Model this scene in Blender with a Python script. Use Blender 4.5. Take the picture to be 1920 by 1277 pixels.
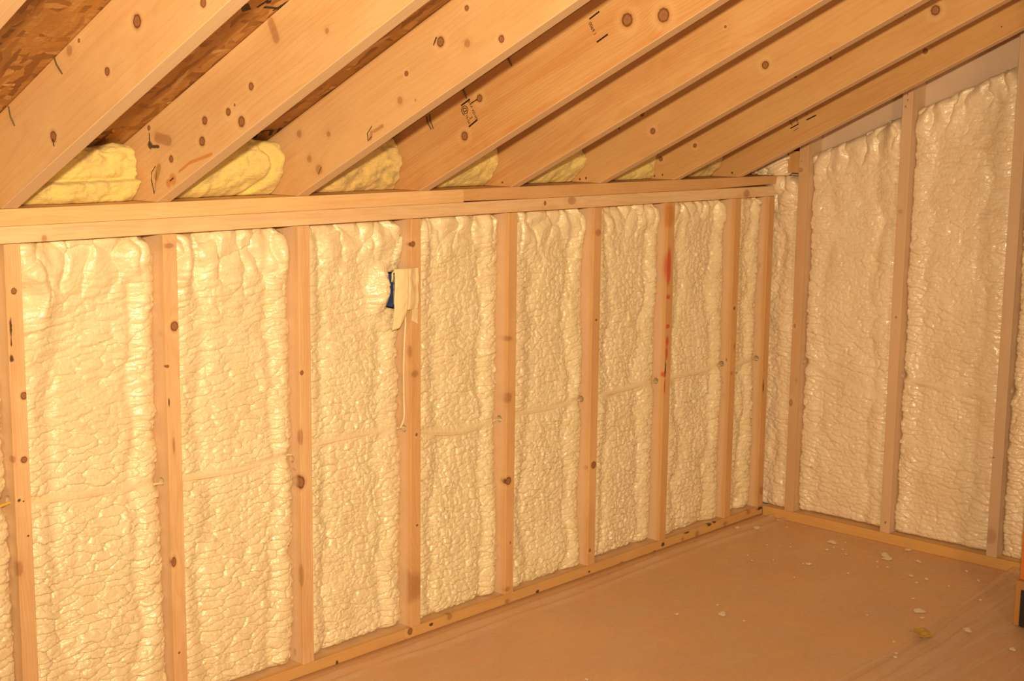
import bpy, bmesh, math, random
import numpy as np
from mathutils import Vector, Matrix
for o in list(bpy.data.objects): bpy.data.objects.remove(o)
scene = bpy.context.scene
C = scene.collection

# ------------------------------------------------------------------ camera
CAM = (-1.5515, -2.8876, 1.5147); YAW, PITCH, ROLL, FPX = 0.74411, 0.1577, 0.0115, 2672.58
cam = bpy.data.cameras.new('camera'); cam.sensor_width = 36.0; cam.lens = FPX/1920*36.0
cam.clip_start = 0.05; cam.clip_end = 60
co = bpy.data.objects.new('camera', cam); C.objects.link(co); scene.camera = co
F = Vector((math.cos(YAW)*math.cos(PITCH), math.sin(YAW)*math.cos(PITCH), -math.sin(PITCH)))
Rt = Vector((math.sin(YAW), -math.cos(YAW), 0)); Up = Rt.cross(F)
R2 = math.cos(ROLL)*Rt + math.sin(ROLL)*Up; U2 = -math.sin(ROLL)*Rt + math.cos(ROLL)*Up
M = Matrix((R2, U2, -F)).transposed().to_4x4(); M.translation = Vector(CAM); co.matrix_world = M

# ------------------------------------------------------------------ light
w = bpy.data.worlds.new('attic_ambient'); scene.world = w; w.use_nodes = True
bg = w.node_tree.nodes['Background']; bg.inputs[0].default_value = (1.0, 0.72, 0.46, 1); bg.inputs[1].default_value = 0.20
def lamp(name, loc, power, col, rad, typ='POINT', aim=None):
    l = bpy.data.lights.new(name, typ); l.energy = power; l.color = col
    if typ == 'AREA': l.shape = 'DISK'; l.size = rad
    else: l.shadow_soft_size = rad
    o = bpy.data.objects.new(name, l); C.objects.link(o); o.location = loc
    if aim: o.rotation_euler = (Vector(aim)-Vector(loc)).to_track_quat('-Z', 'Y').to_euler()
    return o
fl_ = lamp('flash_lamp', (-1.55, -2.91, 1.71), 600, (1.0, 0.735, 0.415), 0.035, 'SPOT', (1.45, 0, 1.42))
fl_.data.spot_size = math.radians(80); fl_.data.spot_blend = 1.0     # the camera's flash head and its soft beam
lamp('ambient_fill', (-0.9, -4.2, 1.9), 45, (1.0, 0.60, 0.30), 0.5, 'AREA', (1.2, 0, 0.9))  # added soft orange ambient fill from behind the camera, not a visible lamp
vs = scene.view_settings
vs.view_transform = 'Standard'; vs.look = 'None'; vs.gamma = 1; vs.use_curve_mapping = False; vs.exposure = 0.0

# ------------------------------------------------------------------ dimensions
HP = 1.2997; XE = 3.0183; SL = 0.4838; RD = 0.1794; TH = 0.038; SN = math.hypot(1, SL); DW = 0.14; DE = 0.089
SX = [0.0, 0.4005, 0.806, 1.2043, 1.6034, 2.0035, 2.397, 2.7983, 3.0183]     # right edges of the long wall's studs
RX = [-0.0397, 0.3483, 0.7662, 1.1988, 1.5735, 1.9868, 2.3823, 2.7626]       # left faces of the rafters
EY = [0.0971, 0.4965, 0.898]                                                  # end-wall studs
SPOTS = {'rafter0': [('k', 0.6517, 0.0, 0.1029, 0.0128, 1.0),
 ('k', 0.8506, 0.0, 0.0343, 0.0083, 1.0),
 ('s', 0.413, 0.0, 0.1647, 0.0101, 1.0),
 ('k', 0.516, 0.0, 0.0684, 0.0078, 1.0),
 ('k', 0.2732, 0.0, 0.0446, 0.0111, 1.0),
 ('d', 0.268, 0.0, 0.0399, 0.0022, (0.2659, 0.0, 0.0279)),
 ('k', 0.4544, 0.0, 0.1654, 0.004, 1.0)], 'rafter1': [('s', 0.5708, 0.0, 0.1666, 0.0098, (0.5717, 0.0, 0.1292)),
 ('s', 0.7237, 0.0, 0.0672, 0.0059, 1.0),
 ('k', 0.4492, 0.0, 0.079, 0.0079, 1.0),
 ('k', 0.3501, 0.0, 0.0661, 0.0082, 1.0),
 ('k', 0.2626, 0.0, 0.0868, 0.0091, 1.0),
 ('k', 0.384, 0.0, 0.0272, 0.0114, 1.0),
 ('k', 0.2317, 0.0, 0.0503, 0.0104, 1.0),
 ('k', 0.0535, 0.0, 0.166, 0.0057, 1.0),
 ('d', 0.0495, 0.0, 0.1542, 0.0026, (0.0408, -0.0, 0.1337)),
 ('d', 0.0384, 0.0, 0.1293, 0.0091, 1.0),
 ('d', 0.0407, 0.0, 0.1242, 0.004, (0.0687, 0.0, 0.1115)),
 ('s', 0.0748, 0.0, 0.1317, 0.0115, (0.1126, 0.0, 0.1062)),
 ('k', 0.1026, 0.0, 0.0653, 0.0079, 1.0),
 ('d', 0.0348, 0.0, 0.0767, 0.0015, (0.0134, 0.0, 0.0698)),
 ('d', 0.0134, 0.0, 0.0698, 0.0015, (0.005, 0.0, 0.0545)),
 ('d', 0.005, 0.0, 0.0545, 0.0022, (0.0008, 0.0, 0.0237)),
 ('d', 0.0348, 0.0, 0.0631, 0.001, (0.004, 0.0, 0.025)),
 ('s', 0.0476, 0.0, 0.0683, 0.0082, (0.0269, 0.0, 0.0531)),
 ('o', 0.0863, 0.0, 0.0217, 0.0121, 1.0),
 ('o', 0.0658, 0.0, 0.0199, 0.0089, 1.0),
 ('o', 0.1179, 0.0, 0.0265, 0.0029, (0.1661, 0.0, 0.0276)),
 ('o', 0.1661, 0.0, 0.0276, 0.0035, (0.2515, 0.0, 0.0102)),
 ('d', 0.0747, 0.0, 0.0228, 0.002, (0.0894, 0.0, 0.023)),
 ('k', 0.378, 0.0, 0.0694, 0.003, 1.0),
 ('k', 0.6734, 0.0, 0.0527, 0.0001, 1.0)], 'rafter2': [('k', 0.6337, -0.0, 0.1104, 0.0114, 1.0),
 ('d', 0.6105, -0.0, 0.1143, 0.0023, (0.6249, -0.0, 0.1243)),
 ('s', 0.7078, -0.0, 0.0683, 0.009, 1.0),
 ('k', 0.8047, -0.0, 0.0288, 0.008, 1.0),
 ('k', 0.501, -0.0, 0.0965, 0.006, 1.0),
 ('s', 0.4544, -0.0, 0.0507, 0.0083, 1.0),
 ('d', 0.3375, -0.0, 0.0382, 0.0014, (0.3162, -0.0, 0.0299)),
 ('d', 0.3162, -0.0, 0.0299, 0.0016, (0.3101, -0.0, 0.013)),
 ('d', 0.3101, -0.0, 0.013, 0.0013, (0.3268, -0.0, 0.0165)),
 ('s', 0.3313, -0.0, 0.0257, 0.0047, (0.3194, -0.0, 0.0144)),
 ('s', 0.3411, -0.0, 0.0239, 0.0039, (0.3726, -0.0, 0.0232)),
 ('s', 0.1104, -0.0, 0.0257, 0.0118, 1.0),
 ('d', 0.1037, -0.0, 0.0171, 0.0013, (0.1204, -0.0, 0.0271)),
 ('s', 0.088, -0.0, 0.0649, 0.0084, 1.0),
 ('s', 0.0797, -0.0, 0.1378, 0.0093, 1.0),
 ('s', 0.184, -0.0, 0.0896, 0.0065, 1.0),
 ('k', 0.7392, -0.0, 0.1386, 0.0062, 1.0),
 ('s', 0.502, -0.0, 0.0278, 0.003, 1.0)], 'rafter3': [('k', 0.8388, 0.0, 0.0838, 0.0162, 1.0),
 ('k', 0.9383, 0.0, 0.0424, 0.0165, 1.0),
 ('k', 0.3168, 0.0, 0.1301, 0.0098, 1.0),
 ('d', 0.2848, 0.0, 0.1316, 0.002, (0.3062, 0.0, 0.1306)),
 ('k', 0.224, 0.0, 0.0637, 0.0117, 1.0),
 ('k', 0.9929, 0.0, -0.0831, 0.0013, 1.0)], 'rafter4': [('k', 0.8216, 0.0, 0.1466, 0.0091, 1.0),
 ('k', 0.7247, 0.0, 0.1468, 0.0054, 1.0),
 ('k', 0.8628, 0.0, 0.0745, 0.0036, 1.0),
 ('d', -0.0268, 0.0, 0.0268, 0.0032, 1.0)], 'rafter5': [('k', 0.243, -0.0, 0.1254, 0.0073, 1.0),
 ('k', 0.2592, -0.0, 0.0605, 0.0089, 1.0),
 ('k', 0.1435, -0.0, 0.1233, 0.0037, 1.0),
 ('k', 0.6996, -0.0, 0.0626, 0.0113, 1.0),
 ('k', 0.5818, 0.0, 0.1353, 0.0034, 1.0),
 ('d', -0.0433, -0.0, 0.0367, 0.0039, 1.0),
 ('d', -0.0692, -0.0, 0.0443, 0.0039, 1.0)], 'rafter6': [('k', -0.0199, 0.0, 0.0866, 0.0078, 1.0),
 ('k', 0.1269, 0.0, 0.0691, 0.0068, 1.0),
 ('k', 0.4465, -0.0, 0.1178, 0.0073, 1.0),
 ('k', 0.5612, 0.0, 0.1076, 0.0053, 1.0),
 ('d', 0.8222, 0.0, 0.1123, 0.0058, 1.0),
 ('d', 0.6943, 0.0, 0.1028, 0.003, 1.0),
 ('k', 0.9644, -0.0, 0.1095, 0.0049, 1.0),
 ('k', 1.0548, -0.0, 0.0735, 0.0141, 1.0),
 ('d', -0.0355, 0.0, 0.0344, 0.0035, 1.0),
 ('d', -0.0681, 0.0, 0.0447, 0.0035, 1.0)], 'rafter7': [('k', 0.8168, 0.0, 0.0805, 0.0079, 1.0),
 ('k', 0.9896, 0.0, 0.1006, 0.0068, 1.0),
 ('d', -0.0115, 0.0, 0.0225, 0.0042, 1.0),
 ('k', 1.0706, 0.0, 0.0343, 0.0025, 1.0)], 'stud0': [('k', 1.0827, 0.0184, 0.0, 0.0062, 1.12),
 ('k', 0.8488, 0.0315, 0.0, 0.0077, 1.09),
 ('k', 0.7046, 0.0249, 0.0, 0.0077, 0.94),
 ('s', 0.7092, -0.0015, 0.0, 0.0064, 1.13),
 ('d', 1.0063, 0.0074, 0.0, 0.0031, 6.77),
 ('d', 0.971, 0.007, 0.0, 0.0019, 6.27),
 ('d', 0.9355, 0.0065, 0.0, 0.005, 1.65),
 ('k', 0.7051, 0.0224, 0.0, 0.0039, 0.94),
 ('d', 0.6147, 0.0093, 0.0, 0.0039, 0.94),
 ('d', 0.6103, 0.0194, 0.0, 0.0026, 0.94),
 ('d', 0.5285, 0.0272, 0.0, 0.0026, 0.94),
 ('s', 0.4573, 0.002, 0.0, 0.0078, 2.2)], 'stud1': [('k', 0.9637, 0.0256, 0.0, 0.0106, 1.1),
 ('s', 1.158, 0.0166, 0.0, 0.0119, 0.5),
 ('k', 0.869, 0.0031, 0.0, 0.0045, 0.86),
 ('k', 0.3806, 0.0063, 0.0, 0.0063, 1.94),
 ('k', 0.1448, 0.0147, 0.0, 0.0032, 0.86),
 ('d', 0.78, 0.0049, 0.0, 0.0023, 4.6),
 ('s', 0.6729, 0.0152, 0.0, 0.0031, 6.02),
 ('s', 0.947, 0.0, 0.023, 0.0068, 0.96)], 'stud2': [('k', 0.8017, 0.007, 0.0, 0.0054, 1.06),
 ('k', 0.5078, -0.0027, 0.0, 0.0146, 1.19),
 ('s', 0.251, -0.0012, 0.0, 0.0056, 5.3),
 ('s', 0.6296, 0.0027, 0.0, 0.0054, 3.71),
 ('d', 0.5382, 0.0, 0.0296, 0.0091, 0.5),
 ('s', 0.2332, 0.0, 0.0425, 0.0094, 1.12),
 ('d', 0.0287, 0.0, 0.0352, 0.0073, 1.67)], 'stud3': [('k', 1.1151, 0.0065, 0.0, 0.0082, 0.91),
 ('s', 0.7474, 0.015, 0.0, 0.0126, 0.73),
 ('k', 0.5703, 0.0214, 0.0, 0.0042, 1.1),
 ('k', 0.3025, 0.0238, 0.0, 0.0043, 0.74),
 ('s', 0.8124, -0.0057, -0.0, 0.0083, 2.57),
 ('s', 0.1196, 0.0, 0.0195, 0.029, 1.67)], 'stud4': [('s', 0.8063, 0.0029, 0.0, 0.0143, 0.5),
 ('s', 0.6237, 0.0058, 0.0, 0.0145, 1.03),
 ('k', 0.3627, 0.01, -0.0, 0.0123, 0.96),
 ('s', 0.0161, 0.0107, 0.0, 0.0101, 0.69),
 ('d', 0.163, 0.0229, 0.0, 0.0025, 2.06)], 'stud5': [('s', 1.1048, 0.0218, 0.0, 0.0135, 0.76),
 ('k', 0.3407, 0.0221, 0.0, 0.0113, 0.97),
 ('k', 0.8222, 0.0202, -0.0, 0.0055, 0.64),
 ('k', 0.0524, 0.0119, 0.0, 0.0057, 0.97),
 ('s', 0.3342, 0.0, 0.0178, 0.0115, 0.62)], 'stud6': [('o', 1.1409, 0.0089, 0.0, 0.0213, 1.7),
 ('r', 0.9682, 0.0111, 0.0, 0.0153, 4.81),
 ('r', 0.8636, 0.013, 0.0, 0.0123, 0.75),
 ('r', 0.7619, 0.0148, 0.0, 0.0124, 0.75),
 ('r', 0.71, 0.0142, 0.0, 0.0093, 2.42),
 ('r', 0.6692, 0.0131, 0.0, 0.0078, 3.39),
 ('r', 0.5956, 0.0043, -0.0, 0.0078, 1.7),
 ('r', 0.5523, 0.0064, 0.0, 0.0047, 6.48),
 ('d', 0.6174, 0.0094, 0.0, 0.0031, 9.0)], 'stud7': [('k', 0.7876, 0.017, 0.0, 0.0069, 0.85),
 ('s', 0.645, 0.026, 0.0, 0.0053, 2.28),
 ('s', 0.5473, 0.0149, 0.0, 0.007, 0.86),
 ('d', 0.5967, 0.0, 0.0153, 0.0035, 1.67),
 ('d', 0.5096, 0.0, 0.028, 0.0047, 1.26),
 ('s', 0.4663, 0.0, 0.0239, 0.0071, 1.4)], 'stud8': [('s', 1.0266, -0.0332, 0.0, 0.0072, 2.21),
 ('d', 0.7696, -0.051, 0.0, 0.0072, 1.11),
 ('d', 0.4668, 0.0101, 0.0, 0.0037, 6.69),
 ('s', 0.0604, 0.0278, 0.0, 0.0153, 0.98),
 ('d', 0.9288, 0.0, 0.031, 0.006, 1.67)], 'end_stud0': [('k', 1.2855, 0.0075, 0.0, 0.0089, 0.87),
 ('d', 1.1297, 0.0421, 0.0, 0.0033, 1.16),
 ('k', 0.7102, 0.0109, 0.0, 0.0046, 1.75),
 ('k', 0.4187, 0.0091, 0.0, 0.007, 1.75),
 ('s', 0.5068, 0.0278, 0.0, 0.0046, 1.75),
 ('s', 0.9695, -0.0063, 0.0, 0.0091, 3.91),
 ('d', 1.3185, 0.0103, 0.0, 0.0022, 0.86)], 'end_stud1': [('d', 1.5581, 0.0178, 0.0, 0.002, 2.73),
 ('d', 1.5383, 0.019, 0.0, 0.003, 1.21),
 ('d', 1.5165, 0.0123, 0.0, 0.003, 1.21),
 ('s', 1.1557, 0.0136, 0.0, 0.0081, 0.92),
 ('k', 0.785, 0.0191, 0.0, 0.0041, 0.92),
 ('d', 0.0386, 0.021, 0.0, 0.0043, 1.15)], 'end_stud2': [('d', 0.3457, 0.0028, 0.0, 0.0057, 0.5),
 ('s', 0.0728, 0.0116, 0.0, 0.0191, 1.37)], 'sill': [('s', 1.324, 0.0068, 0.0, 0.01, 0.93),
 ('k', 1.1628, 0.0103, 0.0, 0.0097, 0.9),
 ('d', 0.8864, 0.0272, 0.0, 0.0062, 0.97),
 ('d', 1.2467, 0.0114, 0.0, 0.0049, 1.83),
 ('d', 1.719, 0.0259, 0.0, 0.0053, 1.49),
 ('s', 1.5767, 0.0221, 0.0, 0.007, 1.45),
 ('d', 1.9769, 0.0209, -0.0, 0.0037, 1.55),
 ('s', 2.1478, 0.0308, 0.0, 0.0057, 2.12),
 ('d', 2.3826, 0.0164, 0.0, 0.0079, 1.23),
 ('s', 2.5889, 0.0215, 0.0, 0.0102, 1.01),
 ('d', 2.5222, 0.0033, 0.0, 0.003, 5.59),
 ('d', 2.6649, 0.0034, 0.0, 0.0062, 2.28),
 ('d', 2.6987, 0.0002, 0.0, 0.0041, 2.58),
 ('s', 2.5005, 0.0225, 0.0, 0.006, 1.11),
 ('s', 2.7689, 0.0209, 0.0, 0.0083, 1.3),
 ('s', 2.9209, 0.0065, 0.0, 0.0085, 1.33),
 ('d', 3.0017, 0.0079, 0.0, 0.0064, 3.58),
 ('d', 2.3337, 0.0308, 0.0, 0.0029, 2.17)], 'plate_low': [('s', 0.0575, 0.0301, 0.0, 0.0071, 0.91),
 ('k', 0.5949, -0.0048, 0.0, 0.0033, 0.98),
 ('s', 1.8527, 0.0119, 0.0, 0.0116, 1.55),
 ('k', 1.727, 0.0155, 0.0, 0.0065, 0.76),
 ('s', 2.8296, 0.0223, 0.0, 0.0135, 1.28)], 'end_sill': [('d', 0.0447, 0.0129, 0.0, 0.0045, 1.0)]}
SCRAPS = [(1.982, -0.526, 0.0132, 0.0191), (1.884, -0.427, 0.0049, 0.0095), (2.04, -0.469, 0.005, 0.0074), (1.978, -0.609, 0.0033, 0.0093), (2.605, -0.454, 0.0092, 0.015), (2.555, -0.345, 0.0037, 0.0121), (2.498, -0.296, 0.0037, 0.009), (2.538, -0.252, 0.0028, 0.0093), (2.773, -0.05, 0.008, 0.0208), (2.83, -0.097, 0.012, 0.0175), (2.693, -0.231, 0.0029, 0.0098), (2.73, -0.305, 0.0029, 0.0097), (2.887, -0.381, 0.0155, 0.0233), (2.794, -0.414, 0.0076, 0.0096), (2.834, -0.418, 0.0038, 0.0098), (3.065, -0.313, 0.006, 0.0143), (2.915, -0.419, 0.0039, 0.01), (2.835, -0.454, 0.0038, 0.0097), (2.793, -0.491, 0.0038, 0.0095), (2.608, -0.604, 0.0036, 0.0087), (2.793, -0.611, 0.0056, 0.0092), (2.88, -0.596, 0.0151, 0.0378), (2.852, -0.619, 0.0169, 0.0218), (2.741, -0.641, 0.0028, 0.009), (2.765, -0.666, 0.0046, 0.009), (2.987, -0.626, 0.0096, 0.0163), (2.9, -0.711, 0.0075, 0.0155), (2.738, -0.767, 0.009, 0.0116), (2.743, -0.82, 0.0072, 0.0115), (2.684, -0.814, 0.0053, 0.0085), (2.724, -0.908, 0.0035, 0.0084), (2.437, -0.949, 0.0151, 0.0251), (2.387, -0.985, 0.0066, 0.0073), (2.53, -0.881, 0.0052, 0.0063), (2.366, -1.14, 0.0129, 0.021), (2.32, -1.3, 0.0109, 0.0132), (2.653, -1.049, 0.0051, 0.0211), (1.995, -1.101, 0.0061, 0.0082), (2.14, -1.021, 0.0047, 0.0066), (2.053, -1.074, 0.0046, 0.0063), (1.294, -0.557, 0.0058, 0.0074), (2.85, -0.951, 0.0054, 0.0116), (2.918, -0.878, 0.0055, 0.012), (2.289, -0.852, 0.0025, 0.0049), (2.446, -0.496, 0.0027, 0.0057), (2.592, -0.441, 0.0037, 0.009), (2.971, -0.1, 0.0041, 0.0109), (2.934, -0.162, 0.004, 0.0106), (2.794, -0.414, 0.0057, 0.0096), (3.022, -0.535, 0.0039, 0.0101)]

# ------------------------------------------------------------------ object helpers
def tag(o, label=None, cat=None, group=None, kind=None):
    if label: o['label'] = label
    if cat: o['category'] = cat
    if group: o['group'] = group
    if kind: o['kind'] = kind
    return o
def link(name, me, mat=None, parent=None, mw=None, smooth=False):
    o = bpy.data.objects.new(name, me); C.objects.link(o)
    if mat: me.materials.append(mat)
    if mw is not None: o.matrix_world = mw
    if parent: o.parent = parent
    if smooth: me.polygons.foreach_set('use_smooth', [True]*len(me.polygons))
    return o
def empty(name, loc=(0,0,0), mw=None):
    o = bpy.data.objects.new(name, None); C.objects.link(o); o.location = loc; o.empty_display_size = 0.05
    if mw is not None: o.matrix_world = mw
    return o
def frame(o, ex, ey, ez):
    m = Matrix((Vector(ex), Vector(ey), Vector(ez))).transposed().to_4x4(); m.translation = Vector(o); return m
def prism(profile, t, bevel=0.0015, plane='xz', holes=(), segs=2, cuts=0):
    """profile: list of (a,b) in the local xz plane, extruded along local y by t."""
    bm = bmesh.new()
    vs_ = [bm.verts.new((a, 0, b)) for a, b in profile]
    f = bm.faces.new(vs_)
    r = bmesh.ops.extrude_face_region(bm, geom=[f])
    for v in r['geom']:
        if isinstance(v, bmesh.types.BMVert): v.co.y += t
    bmesh.ops.recalc_face_normals(bm, faces=bm.faces)
    if bevel: bmesh.ops.bevel(bm, geom=list(bm.edges), offset=bevel, segments=segs, affect='EDGES', profile=0.6)
    me = bpy.data.meshes.new('board'); bm.to_mesh(me); bm.free()
    if holes:
        tmp = bpy.data.objects.new('tmp', me); C.objects.link(tmp)
        cutters = []
        for (a, b, r_) in holes:
            cb = bmesh.new()
            bmesh.ops.create_cone(cb, cap_ends=True, segments=24, radius1=r_, radius2=r_, depth=t*3,
                                  matrix=Matrix.Translation((a, t/2, b)) @ Matrix.Rotation(math.pi/2, 4, 'X'))
            cm = bpy.data.meshes.new('cut'); cb.to_mesh(cm); cb.free()
            c = bpy.data.objects.new('cut', cm); C.objects.link(c); cutters.append(c)
            m = tmp.modifiers.new('b', 'BOOLEAN'); m.operation = 'DIFFERENCE'; m.solver = 'EXACT'; m.object = c
        dg = bpy.context.evaluated_depsgraph_get()
        me2 = bpy.data.meshes.new_from_object(tmp.evaluated_get(dg))
        for c in cutters: bpy.data.objects.remove(c)
        bpy.data.objects.remove(tmp); me = me2; me.materials.clear()
    return me
def np_mesh(name, V, Fc):
    me = bpy.data.meshes.new(name)
    me.vertices.add(len(V)); me.vertices.foreach_set('co', np.ascontiguousarray(V, dtype=np.float32).ravel())
    n = len(Fc); me.loops.add(n*4); me.polygons.add(n)
    me.loops.foreach_set('vertex_index', np.ascontiguousarray(Fc, dtype=np.int32).ravel())
    me.polygons.foreach_set('loop_start', np.arange(0, n*4, 4, dtype=np.int32))
    me.polygons.foreach_set('loop_total', np.full(n, 4, dtype=np.int32))
    me.polygons.foreach_set('use_smooth', np.ones(n, dtype=bool))
    me.update(calc_edges=True); me.validate()
    return me
def tube(pts, r, seg=10, squash=1.0):
    pts = [Vector(p) for p in pts]; bm = bmesh.new(); rings = []
    for i, p in enumerate(pts):
        d = (pts[min(i+1, len(pts)-1)] - pts[max(i-1, 0)]).normalized()
        a = d.cross(Vector((0, 0, 1)) if abs(d.z) < .9 else Vector((0, 1, 0))).normalized(); b = d.cross(a)
        rr = r[i] if isinstance(r, (list, tuple)) else r
        rings.append([bm.verts.new(p + rr*(math.cos(t)*a*squash + math.sin(t)*b)) for t in [2*math.pi*k/seg for k in range(seg)]])
    for A, B in zip(rings, rings[1:]):
        for k in range(seg): bm.faces.new((A[k], A[(k+1) % seg], B[(k+1) % seg], B[k]))
    bm.faces.new(rings[0][::-1]); bm.faces.new(rings[-1]); bmesh.ops.recalc_face_normals(bm, faces=bm.faces)
    me = bpy.data.meshes.new('tube'); bm.to_mesh(me); bm.free(); return me
def smoothpath(P, n=6):
    P = [Vector(p) for p in P]; out = []
    for i in range(len(P)-1):
        p0 = P[max(i-1, 0)]; p1 = P[i]; p2 = P[i+1]; p3 = P[min(i+2, len(P)-1)]
        for k in range(n):
            t = k/n
            out.append(0.5*((2*p1)+(p2-p0)*t+(2*p0-5*p1+4*p2-p3)*t*t+(3*p1-p0-3*p2+p3)*t**3))
    out.append(P[-1]); return out

# ------------------------------------------------------------------ material helpers
class NT:
    def __init__(s, name):
        s.m = bpy.data.materials.new(name); s.m.use_nodes = True; s.t = s.m.node_tree
        s.b = s.t.nodes['Principled BSDF']; s.out = s.t.nodes['Material Output']
    def n(s, ty, **k):
        x = s.t.nodes.new(ty)
        for a, v in k.items(): setattr(x, a, v)
        return x
    def l(s, a, b): s.t.links.new(a, b)
    def put(s, sock, v):
        if hasattr(v, 'is_linked') or isinstance(v, bpy.types.NodeSocket): s.l(v, sock)
        else: sock.default_value = v
    def math(s, op, a, b=0.0, c=None, clamp=False):
        x = s.n('ShaderNodeMath', operation=op); x.use_clamp = clamp
        s.put(x.inputs[0], a); s.put(x.inputs[1], b)
        if c is not None: s.put(x.inputs[2], c)
        return x.outputs[0]
    def vec(s, op, a, b=None, scale=None):
        x = s.n('ShaderNodeVectorMath', operation=op); s.put(x.inputs[0], a)
        if b is not None: s.put(x.inputs[1], b)
        if scale is not None: s.put(x.inputs['Scale'], scale)
        return x.outputs['Value'] if op in ('LENGTH', 'DISTANCE', 'DOT_PRODUCT') else x.outputs[0]
    def noise(s, v, scale=5, detail=3, rough=0.5, dist=0.0):
        x = s.n('ShaderNodeTexNoise'); s.put(x.inputs['Vector'], v)
        x.inputs['Scale'].default_value = scale; x.inputs['Detail'].default_value = detail
        x.inputs['Roughness'].default_value = rough; x.inputs['Distortion'].default_value = dist
        return x.outputs
    def ramp(s, f, stops, interp='LINEAR'):
        x = s.n('ShaderNodeValToRGB'); x.color_ramp.interpolation = interp
        e = x.color_ramp.elements
        while len(e) < len(stops): e.new(0.5)
        for i, (p, c) in enumerate(stops):
            e[i].position = p; e[i].color = (c, c, c, 1) if isinstance(c, (int, float)) else (*c, 1)
        s.put(x.inputs[0], f); return x.outputs[0]
    def mix(s, f, a, b, mode='MIX'):
        x = s.n('ShaderNodeMix', data_type='RGBA', blend_type=mode)
        s.put(x.inputs[0], f)
        for k, v in ((6, a), (7, b)):
            s.put(x.inputs[k], (*v, 1) if isinstance(v, tuple) and len(v) == 3 else v)
        return x.outputs[2]
    def sstep(s, v, a, b):
        x = s.n('ShaderNodeMapRange', interpolation_type='SMOOTHSTEP'); s.put(x.inputs[0], v)
        x.inputs[1].default_value = a; x.inputs[2].default_value = b
        return x.outputs[0]
    def bump(s, h, strength, dist):
        x = s.n('ShaderNodeBump'); x.inputs['Strength'].default_value = strength; x.inputs['Distance'].default_value = dist
        s.put(x.inputs['Height'], h); s.l(x.outputs[0], s.b.inputs['Normal']); return x

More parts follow.
